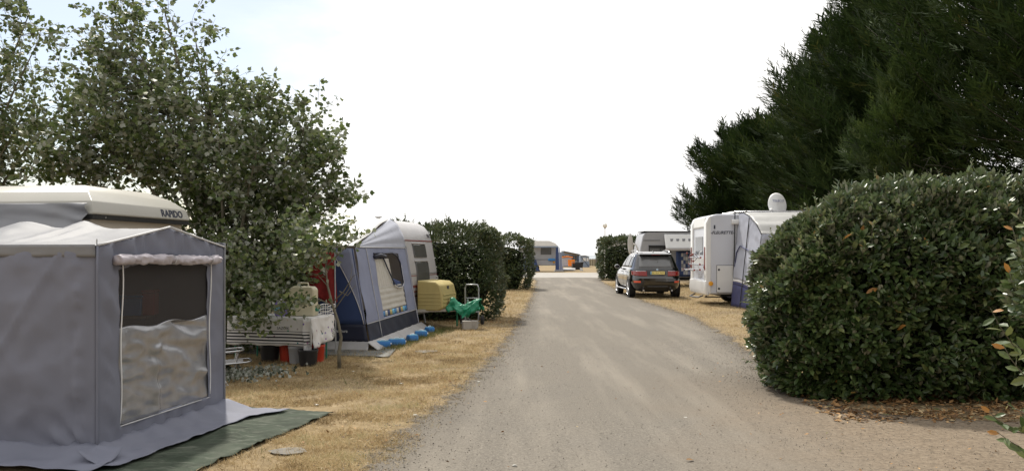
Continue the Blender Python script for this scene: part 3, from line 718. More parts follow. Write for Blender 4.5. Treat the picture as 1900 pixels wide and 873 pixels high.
# the window: mesh above, quilted silver film below
cloth('mesh_window', M['mesh_net'], tent, lambda u: sidep(U0-.02+(U1-U0+.04)*u, ZM-.02), lambda u: sidep(U0-.02+(U1-U0+.04)*u, Z1+.01), 20, 12, lambda u, v: -.006+.008*fbm(u*4, v*3, 5), outward=OUT_R, solid=0)
def filmd(u, v): 
    r_ = 1-abs(fbm(u*1.7+v*2.2, v*1.5-u*1.2, 3.3, 3))*2.4
    return pin(u, v, .05)*(.026*r_ + .012*fbm(u*3+v*2, v*5-u*2, 1.7, 2) + .020*math.exp(-((u-.37-.05*(v>.7)*(v-.7)*6)/.03)**2)*(v < .78)) - .004 + .0015*math.sin(v*150)*math.sin(u*150)
cloth('window_film', M['silver_film'], tent, lambda u: sidep(U0-.01+(U1-U0+.035)*u, Z0-.005-.015*u), lambda u: sidep(U0+(U1-U0+.01)*u, ZM+.015*math.sin(u*14)), 80, 60, filmd, outward=OUT_R, solid=.003)
def zipx(u0_, k): return [sidep(u0_ + k*.03*math.sin(t_*2.6)+.012*math.sin(t_*7+u0_*9), Z0+.02+(Z1+.02-Z0)*t_)+OUT_R*.016 for t_ in lin(0, 1, 24)]
for uz, kk in ((U0-.012, 1), (U1+.005, .6)):
    MB().tube(zipx(uz, kk), .006, 5).build('zip', M['print_white'], tent, smooth=180, world=True)
MB().tube([sidep(u, Z0-.004-.01*u)+OUT_R*.012 for u in lin(U0, U1+.02, 14)], .006, 5).build('window_hem', M['seam'], tent, smooth=180, world=True)
# rolled blind
m = MB(); pts, rr = [], []
for u in lin(U0-.05, U1+.07, 60):
    t_ = (u-U0+.05)/(U1-U0+.12); pts.append(sidep(u, 1.60+.01*math.sin(t_*5) - .012*math.sin(math.pi*t_))+OUT_R*(.05)); 
    rr.append(.042 + .012*fbm(u*11, 2.2) - .014*math.exp(-((t_-.5)/.012)**2) - .014*math.exp(-((t_-.13)/.012)**2) - .012*math.exp(-((t_-.9)/.012)**2))
m.tube(pts, rr, 14); m.v = [tuple(V(p)+V((0,0,1))*.016*fbm(p[0]*26, p[1]*12, p[2]*40)+OUT_R*.020*fbm(p[0]*40+4, p[1]*9, p[2]*40)) for p in m.v]
bl = m.build('rolled_blind', M['blind'], tent, smooth=180, world=True)
for t_ in (.13, .5, .9):
    pc = pts[int(t_*60)]; rr_ = []
    MB().tube([pc + OUT_R*.036*math.cos(a_) + V((0,0,.04*math.sin(a_))) for a_ in lin(0, 2*math.pi, 14)[:-1]], .004, 5, closed=True).build('tie', M['seam'], bl, world=True)
# skirt lying out on the ground
def skirt_fn(edge, out, w):
    return lambda u, v: edge(u) + out*(w(u)*v) + V((0,0, .048 + .10*(1-v)**3 + .016*fbm(u*14, v*4, 3) + .012*math.sin(u*40+v*3)*(1-v)))
m = MB().grid(skirt_fn(lambda u: A.lerp(B, u), OUT_R, lambda u: .34 + .12*u + .03*fbm(u*9, 1) + .18*max(0, u-.86)/.14), lin(-.12, 1.04, 60), lin(0, 1, 10)); m.build('ground_skirt', M['tent_grey'], tent, smooth=180, world=True, solid=.003, fixn=False)
m = MB().grid(skirt_fn(lambda u: A+EL*TL*u, OUT_F, lambda u: .38 + .03*fbm(u*19, 1)), lin(-.06, 1, 70), lin(0, 1, 8)); m.build('ground_skirt', M['tent_grey'], tent, smooth=180, world=True, solid=.003, fixn=False)
MB().tube([A + EL*TL*u + OUT_F*.012 + V((0,0,.125)) for u in lin(0, 1, 30)], .005, 5).build('wall_hem', M['tent_grey'], tent, smooth=180, world=True)
MB().tube([A.lerp(B, u) + OUT_R*.014 + V((0,0,.125)) for u in lin(0, 1, 20)], .005, 5).build('wall_hem', M['tent_grey'], tent, smooth=180, world=True)
# things dimly seen behind the mesh
cab = thing('camp_cupboard', 'dim fabric cupboard seen through the mesh window of the grey tent', 'cupboard', (-3.95, 8.25, 0), 12)
MB().box(-.35,.35,-.2,.2,0,.03).box(-.35,-.33,-.2,.2,.03,1.02).box(.33,.35,-.2,.2,.03,1.02).box(-.33,.33,.18,.2,.03,1.02).build('carcass', M['kitchen_dark'], cab)
for z in (.35,.68,1.02): MB().box(-.37,.37,-.22,.22,z,z+.02).build('shelf', M['wood_grey'], cab)
def crate(name, label, cat, loc, yaw, dim, m_, lidm=None):
    o = thing(name, label, cat, loc, yaw); x, y, z = dim
    MB().prism([(-x*.46,0),(x*.46,0),(x*.5,z),(-x*.5,z)], lambda p_, q_, a_: (p_, a_, q_), -y/2, y/2).build('body', M[m_], o, bevel=.012)
    MB().box(-x*.52, x*.52, -y*.53, y*.53, z+.002, z+.03).build('lid', M[lidm or m_], o, bevel=.01); return o
crate('blue_storage_box', 'blue storage box inside the grey tent, right of the window centre', 'box', (-3.78, 8.28, 1.042), 12, (.26,.24,.17), 'blue_plastic')
crate('red_storage_box', 'small red tin inside the grey tent behind the mesh', 'tin', (-3.60, 8.32, 1.042), 10, (.12,.2,.22), 'red_plastic')
bt = thing('bottle', 'small pale bottle on the dim cupboard inside the grey tent', 'bottle', (-4.05, 8.2, 1.042))
MB().lathe([(.035,0),(.036,.14),(.03,.17),(.013,.2),(.013,.25)], 14).build('body', M['white_plastic'], bt, smooth=50)
MB().lathe([(.016,.25),(.016,.28)], 12).build('cap', M['blue_plastic'], bt)
# ------------------------------------------------------------------ folding caravan behind it
K = V((-4.56, 9.08, 0)); RW = V((.14, .99, 0)).normalized(); RL = V((-RW.y, RW.x, 0))
rap = thing('folding_caravan', 'cream folding caravan with a low angled roof shell behind the grey tent', 'caravan', tuple(K+RL*2.1+RW), 0)
def rp(a, b, z): return K + RL*a + RW*b + V((0,0,z))      # a along its length (left), b away from the camera
LW, WW = 4.2, 2.0
m = MB(); ins = .06
m.add([rp(a, b, z) for z in (.42, 2.06) for a, b in ((ins,ins),(LW-ins,ins),(LW-ins,WW-ins),(ins,WW-ins))], [(0,1,2,3),(4,7,6,5),(0,4,5,1),(1,5,6,2),(2,6,7,3),(3,7,4,0)])
m.build('body', M['caravan_beige'], rap, bevel=.02, world=True)
def ring(i, z, ic=0): return [rp(i, i, z), rp(LW-i, i, z), rp(LW-i, WW-i, z), rp(i, WW-i, z)]
m = MB(); rings = [ring(.0, 2.075), ring(-.012, 2.09), ring(.025, 2.225), ring(.16, 2.335), ring(.36, 2.425), ring(.62, 2.445)]
for q_ in rings: m.v += [tuple(x) for x in q_]
for i in range(len(rings)-1):
    for k_ in range(4): m.f.append((i*4+k_, i*4+(k_+1) % 4, (i+1)*4+(k_+1) % 4, (i+1)*4+k_))
m.f += [(20,21,22,23), (3,2,1,0)]
shell = m.build('roof_shell', M['caravan_cream'], rap, bevel=.028, seg=3, smooth=38, world=True)
m = MB()
for (a0,b0,a1,b1) in ((-.004,-.004,LW,.05),(-.004,.052,.05,WW+.004)):
    m.add([rp(a, b, z) for z in (2.025, 2.073) for a, b in ((a0,b0),(a1,b0),(a1,b1),(a0,b1))], [(0,1,2,3),(4,7,6,5),(0,4,5,1),(1,5,6,2),(2,6,7,3),(3,7,4,0)])
m.build('roof_seal', M['black_rubber'], rap, world=True)
text('lettering', 'RAPiDO', .125, M['print_dark'], shell, rp(.006, 1.60, 2.15), RW, V((0,0,1))*.135+RL*.037, .005, sx=1.12, bold=.004)
m = MB().tube([rp(.01, .22, 2.05), rp(-.01, .22, 2.05)], .012, 8); m.build('rivet', M['alloy'], rap, world=True)
for b_ in (.12, WW-.12):
    w_ = MB().lathe([(.2,-.085),(.29,-.085),(.31,-.04),(.31,.04),(.29,.085),(.2,.085)], 28, rp(2.1, b_, .31), RW, caps=False).build('tyre', M['black_rubber'], rap, smooth=40, world=True)
    MB().lathe([(.03,-.06),(.2,-.07),(.2,.07),(.03,.06)], 24, rp(2.1, b_, .31), RW).build('rim', M['alloy'], w_, smooth=40, world=True)
# awning flap joining tent and caravan
cloth('caravan_flap', M['tent_roof_grey'], tent, lambda u: rp(.02+3.6*u, -.16, 1.84), lambda u: rp(.03+.02*(u<.05)+3.6*u, -.022, 2.20), 60, 22,
      lambda u, v: .03*math.sin(v*7+u*2)*(1-v) + .03*math.exp(-u*9)*math.sin(v*16-u*30) + .012*fbm(u*9, v*3), outward=-RW)
# ------------------------------------------------------------------ green groundsheet beside the tent
mp_ = [V((-3.5,5.6,0)), V((-2.58,5.45,0)), V((-1.84,8.62,0)), V((-3.1,9.02,0))]
def shz(u, v): 
    return .010 + .022*abs(fbm(u*3, v*9, 2)) + .012*abs(fbm(u*9, v*22, 5))*min(1, max(0, u-.35)*6) + .026*math.exp(-((v-.78+.22*u)/.05)**2)*abs(fbm(u*5, v*3, 6))*2 + .03*max(0, u-.9)/.1*abs(fbm(u*3, v*12))
m = MB().grid(lambda u, v: mp_[0].lerp(mp_[1], u).lerp(mp_[3].lerp(mp_[2], u), v) + V((.02*fbm(v*9, u), .03*fbm(u*7, v*3), shz(u, v))), lin(0, 1, 34), lin(0, 1, 70))
gsn = M['green_sheet']; N, L, p = nodes_of(gsn); t = N.new('ShaderNodeTexCoord').outputs['Object']
mpg = N.new('ShaderNodeMapping'); mpg.inputs['Rotation'].default_value = (0, 0, -.25); mpg.inputs['Scale'].default_value = (1.4, 7, 1); L.new(t, mpg.inputs[0]); stn = noise_node(N, L, mpg.outputs[0], 2.2, 7, .7)
src = p.inputs['Base Color'].links[0].from_socket
L.new(mixc(N, L, rangen(N, L, stn.outputs['Fac'], .52, .70, 0, .8), src, (.19,.20,.165)), p.inputs['Base Color'])  # lighter streaks: woven lines plus crease highlights put into the colour
gs = m.build('groundsheet', M['green_sheet'], smooth=180, solid=.004, fixn=False)
props(gs, 'wrinkled olive green groundsheet lying beside the grey tent', 'groundsheet')

# ------------------------------------------------------------------ blue and grey awning with its caravan
CY = 13.0; cyaw = -CY                                # turned a little off square to the lane
ct, st_ = math.cos(math.radians(CY)), math.sin(math.radians(CY))
CW = V((st_, ct, 0)); CF = V((ct, -st_, 0))          # across the caravan (away), towards its drawbar
KO = V((-2.27, 17.9, 0))
def cp(a, b, z): return KO + CF*a + CW*b + V((0,0,z))   # a towards the lane, b away from the camera
cara = thing('caravan', 'silver grey touring caravan with red stripes behind the blue awning', 'caravan', tuple(cp(-2.4, 1.05, 0)), cyaw)
prof = [(-4.9,.42),(-.12,.42),(-.015,.55),(.03,.85),(.015,1.25),(-.05,1.62),(-.11,1.95),(-.19,2.16),(-.30,2.29),(-.46,2.37),(-.7,2.405),(-2.4,2.43),(-4.3,2.40),(-4.62,2.32),(-4.82,2.12),(-4.9,1.8)]
def csurf(z):                                          # where the front wall stands at height z
    pr = prof[1:10]
    for (a0, z0), (a1, z1) in zip(pr, pr[1:]):
        if z0 <= z <= z1: return a0 + (a1-a0)*(z-z0)/(z1-z0)
    return -.5
m = MB().prism(prof, lambda p_, q_, a_: cp(p_, a_, q_), 0, 2.08); body = m.build('body', M['caravan_silver'], cara, bevel=.05, seg=3, smooth=35, world=True)
def panel(name, b0, b1, z0, z1, th, mt, parent, bev=.012, n=6):
    mm = MB(); mm.grid(lambda u, v: cp(csurf(z0+(z1-z0)*v)+th, b0+(b1-b0)*u, z0+(z1-z0)*v), [0, 1], lin(0, 1, n))
    k_ = len(mm.v); mm.grid(lambda u, v: cp(csurf(z0+(z1-z0)*v)-.02, b0+(b1-b0)*u, z0+(z1-z0)*v), [0, 1], lin(0, 1, n))
    for j in range(n):
        mm.f += [(2*j, 2*j+2, k_+2*j+2, k_+2*j), (2*j+1, k_+2*j+1, k_+2*j+3, 2*j+3)]
    mm.f += [(0, k_, k_+1, 1), (2*n, 2*n+1, k_+2*n+1, k_+2*n)]
    return mm.build(name, M[mt], parent, bevel=bev, smooth=35, world=True)
for (z0, z1) in ((1.56, 1.86), (1.02, 1.47)):
    w_ = panel('window', .62, 1.46, z0, z1, .028, 'glass_smoke', cara, .05)
    panel('frame_rail', .58, 1.50, z1+.004, z1+.03, .034, 'caravan_silver', w_, .005, 1)
for z0, z1, mt in ((1.925,1.95,'red_trim'),(1.195,1.21,'galvanised'),(1.155,1.17,'red_trim'),(.90,.955,'red_trim'),(.80,.83,'red_trim'),(.70,.73,'red_trim')):
    panel('stripe', .03, 2.05, z0, z1, .006, mt, cara, 0, 1)
for b_ in (.12, 1.96):
    for z in (.98, 1.1) if b_ < 1 else (1.08,):
        MB().tube([cp(csurf(z)-.005, b_, z-.04), cp(csurf(z)+.05, b_, z-.03), cp(csurf(z)+.05, b_, z+.03), cp(csurf(z)-.005, b_, z+.04)], .01, 6).build('grab_handle', M['white_plastic'], cara, smooth=60, world=True)
lp = MB().lathe([(.03,0),(.035,.03),(.02,.045)], 12, cp(csurf(.62)-.002, 2.0, .62), CF); lp.build('marker_lamp', M['amber'], cara, smooth=60, world=True)
text('lettering', 'TEC', .11, M['print_dark'], cara, cp(csurf(2.06)+.02, 1.86, 2.06), CW, V((0,0,1))*.9-CF*.35, .004)
for a_, b_ in ((-1.0, .9),):
    MB().lathe([(.05,0),(.05,.06),(.085,.07),(.085,.10),(.03,.12)], 14, cp(a_, b_, 2.40), (0,0,1)).build('roof_vent', M['white_plastic'], cara, smooth=40, world=True)
MB().tube([cp(-2.6, .6, 2.4), cp(-2.6, .6, 2.62)], .012, 6).build('aerial', M['dark_metal'], cara, world=True)
for b_ in (.1, 1.98):
    w_ = MB().lathe([(.2,-.085),(.29,-.085),(.32,-.04),(.32,.04),(.29,.085),(.2,.085)], 28, cp(-2.6, b_, .32), CW, caps=False).build('tyre', M['black_rubber'], cara, smooth=40, world=True)
    MB().lathe([(.03,-.06),(.2,-.07),(.2,.07),(.03,.06)], 24, cp(-2.6, b_, .32), CW).build('rim', M['alloy'], w_, smooth=40, world=True)
# drawbar
m = MB()
for b_ in (.35, 1.73): m.tube([cp(-.3, b_, .42), cp(.0, b_+(.0), .40), cp(1.02, 1.04 + (b_-1.04)*.08, .40)], .042, 4)
m.tube([cp(.98, 1.04, .40), cp(1.28, 1.04, .42)], .035, 8); m.build('drawbar', M['galvanised'], cara, world=True)
m = MB().add([cp(a_, b_, z) for z in (.30,.40) for a_, b_ in ((-.02,.04),(.03,.04),(.03,2.0),(-.02,2.0))], [(0,1,2,3),(4,7,6,5),(0,4,5,1),(1,5,6,2),(2,6,7,3),(3,7,4,0)])
m.build('front_beam', M['galvanised'], cara, world=True)
text('plate', 'tx', .10, M['print_white'], cara, cp(.036, .30, .35), CW, (0,0,1), .003)
MB().tube([cp(1.05, 1.12, .62), cp(1.05, 1.12, .14)], .024, 8).build('jockey_wheel_post', M['galvanised'], cara, world=True)
jw = MB().lathe([(.02,-.03),(.09,-.03),(.10,0),(.09,.03),(.02,.03)], 18, cp(1.05, 1.12, .10), CW); jw.build('jockey_wheel', M['black_rubber'], cara, smooth=40, world=True)
for b_ in (.15, 1.9): MB().tube([cp(-.3, b_, .44), cp(-.22, b_, .02)], .022, 6).add([cp(-.22+x, b_+y, .01) for x, y in ((-.07,-.07),(.07,-.07),(.07,.07),(-.07,.07))], [(0,1,2,3)]).build('corner_steady', M['galvanised'], cara, world=True)
# gas locker on the drawbar
gp = [(.08,.40),(.56,.40),(.66,.46),(.655,.72),(.60,.95),(.50,1.03),(.08,1.06)]
gl = MB().prism(gp, lambda p_, q_, a_: cp(p_, a_, q_), .48, 1.55).build('gas_locker', M['yellow_box'], cara, bevel=.03, seg=3, smooth=35, world=True)
for z in (.52,.60,.68,.76): MB().add([cp(.1, .474, z), cp(.62, .474, z), cp(.62, .474, z+.03), cp(.1, .474, z+.03), cp(.1,.482,z), cp(.62,.482,z), cp(.62,.482,z+.03), cp(.1,.482,z+.03)], [(0,1,2,3),(0,4,5,1),(3,2,6,7),(1,5,6,2),(0,3,7,4),(4,7,6,5)]).build('rib', M['yellow_box'], gl, bevel=.006, world=True)
for z in (.5,.58,.66,.74): MB().tube([cp(.658, b_, z) for b_ in (.55, 1.48)], .012, 6).build('rib', M['yellow_box'], gl, world=True)
MB().add([cp(.615+.005*k_, b_, z) for k_ in (0, 2) for b_, z in ((.95,.86),(1.08,.86),(1.08,.93),(.95,.93))], [(0,1,2,3),(4,5,6,7)]).build('latch', M['dark_metal'], gl, world=True)

awn = thing('blue_awning', 'blue and grey awning with a side window, lace curtain and navy base', 'awning', (-3.4, 16, 0), 0)
b0, b1 = V((-2.40, 14.22, 0)), V((-1.99, 18.05, 0)); t0, t1 = V((-2.70, 14.36, 1.76)), V((-2.28, 17.86, 1.77))
SO = V((.985, -.10, .12)).normalized(); FO = V((-.2, -.97, .1)).normalized()
def sw(u, v): return b0.lerp(b1, u).lerp(t0.lerp(t1, u), v)
VS, VN = .085, .255                                 # skirt top, navy band top
def seg(name, mt, u0, u1, v0, v1, nu, nv, d=None, holes=(), parent=awn, solid=.004):
    return cloth(name, M[mt], parent, lambda u: sw(u0+(u1-u0)*u, v0), lambda u: sw(u0+(u1-u0)*u, v1), nu, nv, d, holes, solid, SO)
rip = lambda u, v: .010*fbm(u*5, v*4, 3) + .014*math.exp(-u*6)*math.sin(v*9)
# window opening: right part open, left part curtained
WU0, WU1, WV0, WV1 = .30, .80, .275, .93
seg('side_wall', 'tent_lilac', 0, 1, VN, 1, 60, 40, lambda u, v: rip(u, v)*min(1, v*8, (1-v)*8), [(WU0, WU1, (WV0-VN)/(1-VN), (WV1-VN)/(1-VN))])
seg('mud_band', 'tent_navy', 0, 1.0, VS, VN, 70, 10, lambda u, v: .012*math.sin(u*42+v*4)*(.4+.6*abs(fbm(u*4, 1)))*math.sin(math.pi*v))
m = MB().grid(lambda u, v: sw(u, VS) .lerp(V((sw(u, 0).x+.16, sw(u, 0).y, .012)), v) + V((0,0,.02*abs(fbm(u*22, v*3)) + .016*math.sin(u*50)*v*(1-v)*2)), lin(-.03, 1.07, 60), lin(0, 1, 9))
m.build('skirt', M['tent_skirt'], awn, smooth=180, world=True, solid=.003, fixn=False)
seg('curtain', 'curtain', WU0-.005, WU0+.30, .58, WV1-.05, 40, 40, lambda u, v: -.02+.010*math.sin(u*46+v*3)*(.3+v*.2) + .006*fbm(u*30, v*30), solid=.003)
seg('curtain', 'curtain', WU0-.005, WU1+.005, .335, .585, 40, 16, lambda u, v: -.015+.008*math.sin(v*26) + .008*fbm(u*12, v*6), solid=.003)
for i in range(11):
    seg('patterned_border', ('blue_plastic','curtain','tent_blue','yellow_box','cyan_plastic')[i % 5], WU0+(WU1-WU0)*i/11, WU0+(WU1-WU0)*(i+1)/11-.002, .278, .333, 3, 2, lambda u, v: -.008, solid=.003)
# window frame bars, rolled flap
def wpath(pts_, off=.012): return [sw(u, v)+SO*off for u, v in pts_]
MB().tube(wpath([(WU0-.01, WV1+.005), (WU0+.22, WV1+.005), (.66, WV1+.01), (.76, WV1-.03), (WU1, WV1-.1), (WU1, .60), (.76, .565), (.66,.56), (.60,.60), (.52,.76),(.455,.90)]), .015, 6).build('window_piping', M['tent_navy'], awn, smooth=180, world=True)
MB().tube(wpath([(.60,.585), (.665,.548), (.765,.553), (.808,.60), (.808,.80)], .018), .008, 6).build('window_piping', M['print_white'], awn, smooth=180, world=True)
MB().tube(wpath([(WU0-.02, WV1-.03), (WU0+.10, WV1-.012), (WU0+.19, WV1-.03)], .03), .034, 10).build('rolled_flap', M['tent_navy'], awn, smooth=180, world=True)
m = MB().grid(lambda u, v: sw(.47+.03*u+(.17)*v, .90-.30*v+.02*u)+SO*(-.03-.22*u), lin(0, 1, 6), lin(0, 1, 10)); m.build('loose_flap', M['tent_lilac'], awn, smooth=180, world=True, solid=.003, fixn=False)
m = MB().grid(lambda u, v: sw(.62+.16*u, .56+.10*v*(1-u*.5))+SO*(-.03), lin(0, 1, 6), lin(0, 1, 6)); m.build('window_pocket', M['tent_blue'], awn, smooth=180, world=True, solid=.003, fixn=False)
for u_ in (.17, .985):
    MB().tube([sw(u_+.10*(1-v)*(u_ < .5)*.4, v)+SO*.012 for v in lin(VS, 1, 12)], .008, 5).build('seam', M['seam'], awn, smooth=180, world=True)
MB().tube([sw(u, VN)+SO*.008 for u in lin(0, 1, 20)], .007, 5).build('seam', M['seam'], awn, smooth=180, world=True)
MB().tube([sw(u, 1.0)+SO*.01 for u in lin(0, 1, 20)], .010, 5).build('seam', M['seam'], awn, smooth=180, world=True)
# front wall towards the camera
FL = V((-ct, st_, 0)); FLEN = 3.9
c0, c1 = V((-2.42, 14.20, 0)), V((-2.74, 14.36, 1.74))
def fw(s, v): return c0.lerp(c1, v) + FL*s
def fseg(name, mt, s0, s1, v0, v1, nu, nv, d=None, solid=.004):
    return cloth(name, M[mt], awn, lambda u: fw(s0+(s1-s0)*u, v0), lambda u: fw(s0+(s1-s0)*u, v1), nu, nv, d, (), solid, FO)
fd = lambda u, v: .014*fbm(u*5, v*4, 8)*math.sin(math.pi*u)
DOOR0, DOOR1 = .86, 2.0
fseg('front_wall', 'tent_blue', 0, DOOR0, VN, 1, 14, 14, fd); fseg('front_wall', 'tent_blue', DOOR1, FLEN, VN, 1, 24, 14, fd)
fseg('mud_band', 'tent_navy', 0, DOOR0, VS, VN, 12, 5, fd); fseg('mud_band', 'tent_navy', DOOR1, FLEN, VS, VN, 16, 5, fd)
for s0, s1 in ((-.02, DOOR0), (DOOR1, FLEN)):
    m = MB().grid(lambda u, v: fw(s0+(s1-s0)*u, VS).lerp(fw(s0+(s1-s0)*u, 0)+FO*.14+V((0,0,.0)), v)+V((0,0,.012*abs(fbm(u*12, v*3)))), lin(0, 1, 24), lin(0, 1, 6)); m.build('skirt', M['tent_skirt'], awn, smooth=180, world=True, solid=.003, fixn=False)
fseg('corner_gusset', 'tent_lilac', -.012, .012, VN, 1, 2, 12, None)
m = MB().grid(lambda u, v: fw(.02+(.40*u)*max(0.0, (v-.0))**1.6, VN+(1-VN)*v)+FO*.008, lin(0, 1, 6), lin(0, 1, 14)); m.build('front_panel', M['tent_lilac'], awn, smooth=180, world=True, solid=.003, fixn=False)
MB().tube([fw(.02+.40*v**1.6, VN+(1-VN)*v)+FO*.014 for v in lin(0, 1, 14)], .008, 5).build('seam', M['seam'], awn, smooth=180, world=True)
text('lettering', 'ventura', .075, M['print_white'], awn, fw(.46, .185)+FO*.016, -FL, c1-c0, .002, shear=.2)
MB().tube([fw(DOOR0+.01, 0)+FO*.02, fw(DOOR0, 1)+FO*.02], .014, 8).build('door_pole', M['tent_roof_grey'], awn, world=True)
cloth('door_curtain', M['shed_wall'], awn, lambda u: fw(DOOR0+.02+.22*u, .12)+V((0,.25,0)), lambda u: fw(DOOR0+.02+.3*u, .98)+V((0,.25,0)), 14, 8, lambda u, v: .02*math.sin(u*26), outward=FO)
# roof and gusset
r0, r1 = cp(-.36, -.02, 2.40), cp(-4.7, -.02, 2.40)
def rf(u, v): return (t0.lerp(fw(FLEN, 1), u)+V((0,0,.02))).lerp(r0.lerp(r1, u), v)
cloth('roof', M['tent_white'], awn, lambda u: rf(u, 0), lambda u: rf(u, 1), 50, 24, lambda u, v: .020*fbm(u*7, v*2.5, 6) + .045*math.sin(math.pi*v)*.5 + .02*math.exp(-u*9)*math.sin(v*11), outward=(0,-.2,1))
arc = [t1, cp(-.055, -.02, 1.9), cp(-.13, -.02, 2.12), cp(-.24, -.02, 2.29), r0]
def arcp(t_):
    k_ = t_*4; i_ = min(3, int(k_)); return arc[i_].lerp(arc[i_+1], k_-i_)
def gus(u, v):  # fan from near eave corner
    seam_p = t0.lerp(t1, u); roof_p = t0.lerp(r0, u)
    p_ = seam_p.lerp(roof_p, v) + (arcp(v)-t1.lerp(r0, v))*u*u
    return p_ + SO*(.02*math.sin(v*17+u*2)*u*(1-u*.5)*math.sin(math.pi*v) + .04*math.sin(math.pi*v)*u)
m = MB().grid(gus, lin(0, 1, 28), lin(0, 1, 22)); m.build('roof_gusset', M['tent_pale'], awn, smooth=180, world=True, solid=.003, fixn=False)
MB().tube([arcp(t_)+CF*.015 for t_ in lin(0, 1, 16)], .018, 6).build('awning_rail', M['galvanised'], awn, smooth=180, world=True)
MB().tube([t1+SO*.01, sw(1, VS)], .014, 6).build('rear_pole', M['tent_lilac'], awn, world=True)
# pole and guy in front, groundsheet, water-filled weights
PP = PX(630, 650, 14.05)
pole = MB().tube([(PP.x, 13.75, 0), (PP.x-.06, 13.95, 1.78)], .012, 8).build('tent_pole', M['galvanised'], smooth=60); props(pole, 'thin steel tent pole standing before the blue awning front', 'pole')
g2 = MB().grid(lambda u, v: V((-5.4, 13.9, 0)).lerp(V((-1.95, 13.25, 0)), u).lerp(V((-5.2, 14.4, 0)).lerp(V((-2.0, 14.5, 0)), u), v)+V((0, .05*fbm(u*8, v), .012+.018*abs(fbm(u*9, v*3)))), lin(0, 1, 50), lin(0, 1, 10)).build('groundsheet', M['grey_sheet'], smooth=180, solid=.004, fixn=False)
props(g2, 'dark grey groundsheet edge in front of the blue awning', 'groundsheet')
def weight(label, px, py, yaw, L_=.26):
    d_ = EYE*FPX/(py-HORIZON); o = thing('tent_weight', label, 'weight', ((px-950)/FPX*d_, d_, .012), yaw, 'blue weights holding down the awning skirt')
    m = MB().prism([(-.06,0),(.06,0),(.07,.07),(.05,.11),(-.05,.11),(-.07,.07)], lambda p_, q_, a_: (a_, p_, q_), -L_/2, L_/2)
    m.build('body', M['weight_blue'], o, bevel=.015, smooth=40)
    MB().box(-L_*.42, L_*.42, -.052, .052, .108, .118).build('top_plate', M['cyan_plastic'], o, bevel=.004)
    MB().tube([(-.05,0,.115),(-.03,0,.135),(.03,0,.135),(.05,0,.115)], .008, 6).build('handle', M['print_white'], o, smooth=60)
    MB().lathe([(.016,0),(.016,.03)], 10, (L_/2-.004, 0, .06), (1,0,0)).build('cap', M['print_white'], o)
weight('blue water weight at the near corner of the awning skirt', 710, 645, 20)
weight('pale blue water weight lying flat, second along the awning skirt', 736, 641, 25, .3)
weight('blue water weight half hidden by grass, third along the awning skirt', 765, 633, 40, .2)
weight('blue water weight, fourth along the awning skirt', 781, 625, 15, .24)
weight('blue water weight at the far end of the awning skirt', 797, 617, 60, .2)
# trolley with a green bag
trl = thing('hand_trolley', 'grey steel hand trolley standing against the hedge', 'trolley', (-.93, 19.35, 0), -10)
MB().tube([(-.16,0,.1),(-.16,.0,.86),(-.13,0,.93),(.13,0,.93),(.16,0,.86),(.16,0,.1)], .019, 8).build('frame', M['galvanised'], trl, smooth=60)
for z in (.3,.62): MB().tube([(-.16,0,z),(.16,0,z)], .012, 6).build('crossbar', M['galvanised'], trl)
MB().box(-.2,.2,-.3,-.02,.05,.07).build('toe_plate', M['galvanised'], trl)
for x in (-.24, .24):
    w_ = MB().lathe([(.05,-.03),(.1,-.03),(.115,0),(.1,.03),(.05,.03)], 18, (x, .05, .115), (1,0,0)).build('wheel', M['black_rubber'], trl, smooth=40)
    MB().lathe([(.01,-.02),(.05,-.02),(.05,.02),(.01,.02)], 12, (x, .05, .115), (1,0,0)).build('hub', M['galvanised'], w_)
bag = MB()
def bagf(u, v):
    s_ = -1 if v < .5 else 1; w_ = abs(v-.5)*2                       # over a bar: front fall, then back fall
    x = -.36+.72*u + .05*fbm(v*3, u*4, 2)*w_; top = .56 + .05*math.cos(u*7.5) - .05*math.sin(math.pi*u)
    low = .22 + .09*abs(2*u-1) + .05*math.sin(u*9) + .04*fbm(u*6, s_)
    pl = .035*math.sin(u*21+w_*5*(u-.4)+s_)*w_ + .05*fbm(u*5, w_*3, s_*3)*(.3+w_)
    return (x + .03*math.sin(w_*6+u*9), s_*(.03+.15*math.sin(w_*1.5)) + pl, top + (low-top)*w_**1.15 + .03*fbm(u*7, v*6, 9))
bag.grid(bagf, lin(0, 1, 46), lin(0, 1, 40))
bg = thing('green_bag', 'crumpled green plastic sheet bundled over the caravan hitch', 'tarpaulin', (-1.03, 18.55, .06), -14)
bag.build('sheet', M['green_bag'], bg, smooth=180, fixn=False, solid=.004)
MB().tube([(-.2,0,.34),(-.2,0,-.02)], .02, 6).build('tie', M['green_bag'], bg)
for i, (x, y, z, l) in enumerate(((-.98,18.2,0,'lower pale concrete block beneath the green sheet'),(-.83,18.25,0,'pale concrete block to the right beneath the green sheet'))):
    b_ = MB().box(-.10,.10,-.07,.07,0,.19).build('concrete_block', M['concrete'], None, bevel=.01); b_.location = (x, y, z); b_.rotation_euler = (0,0,.3+i); props(b_, l, 'block', 'blocks under the hitch')

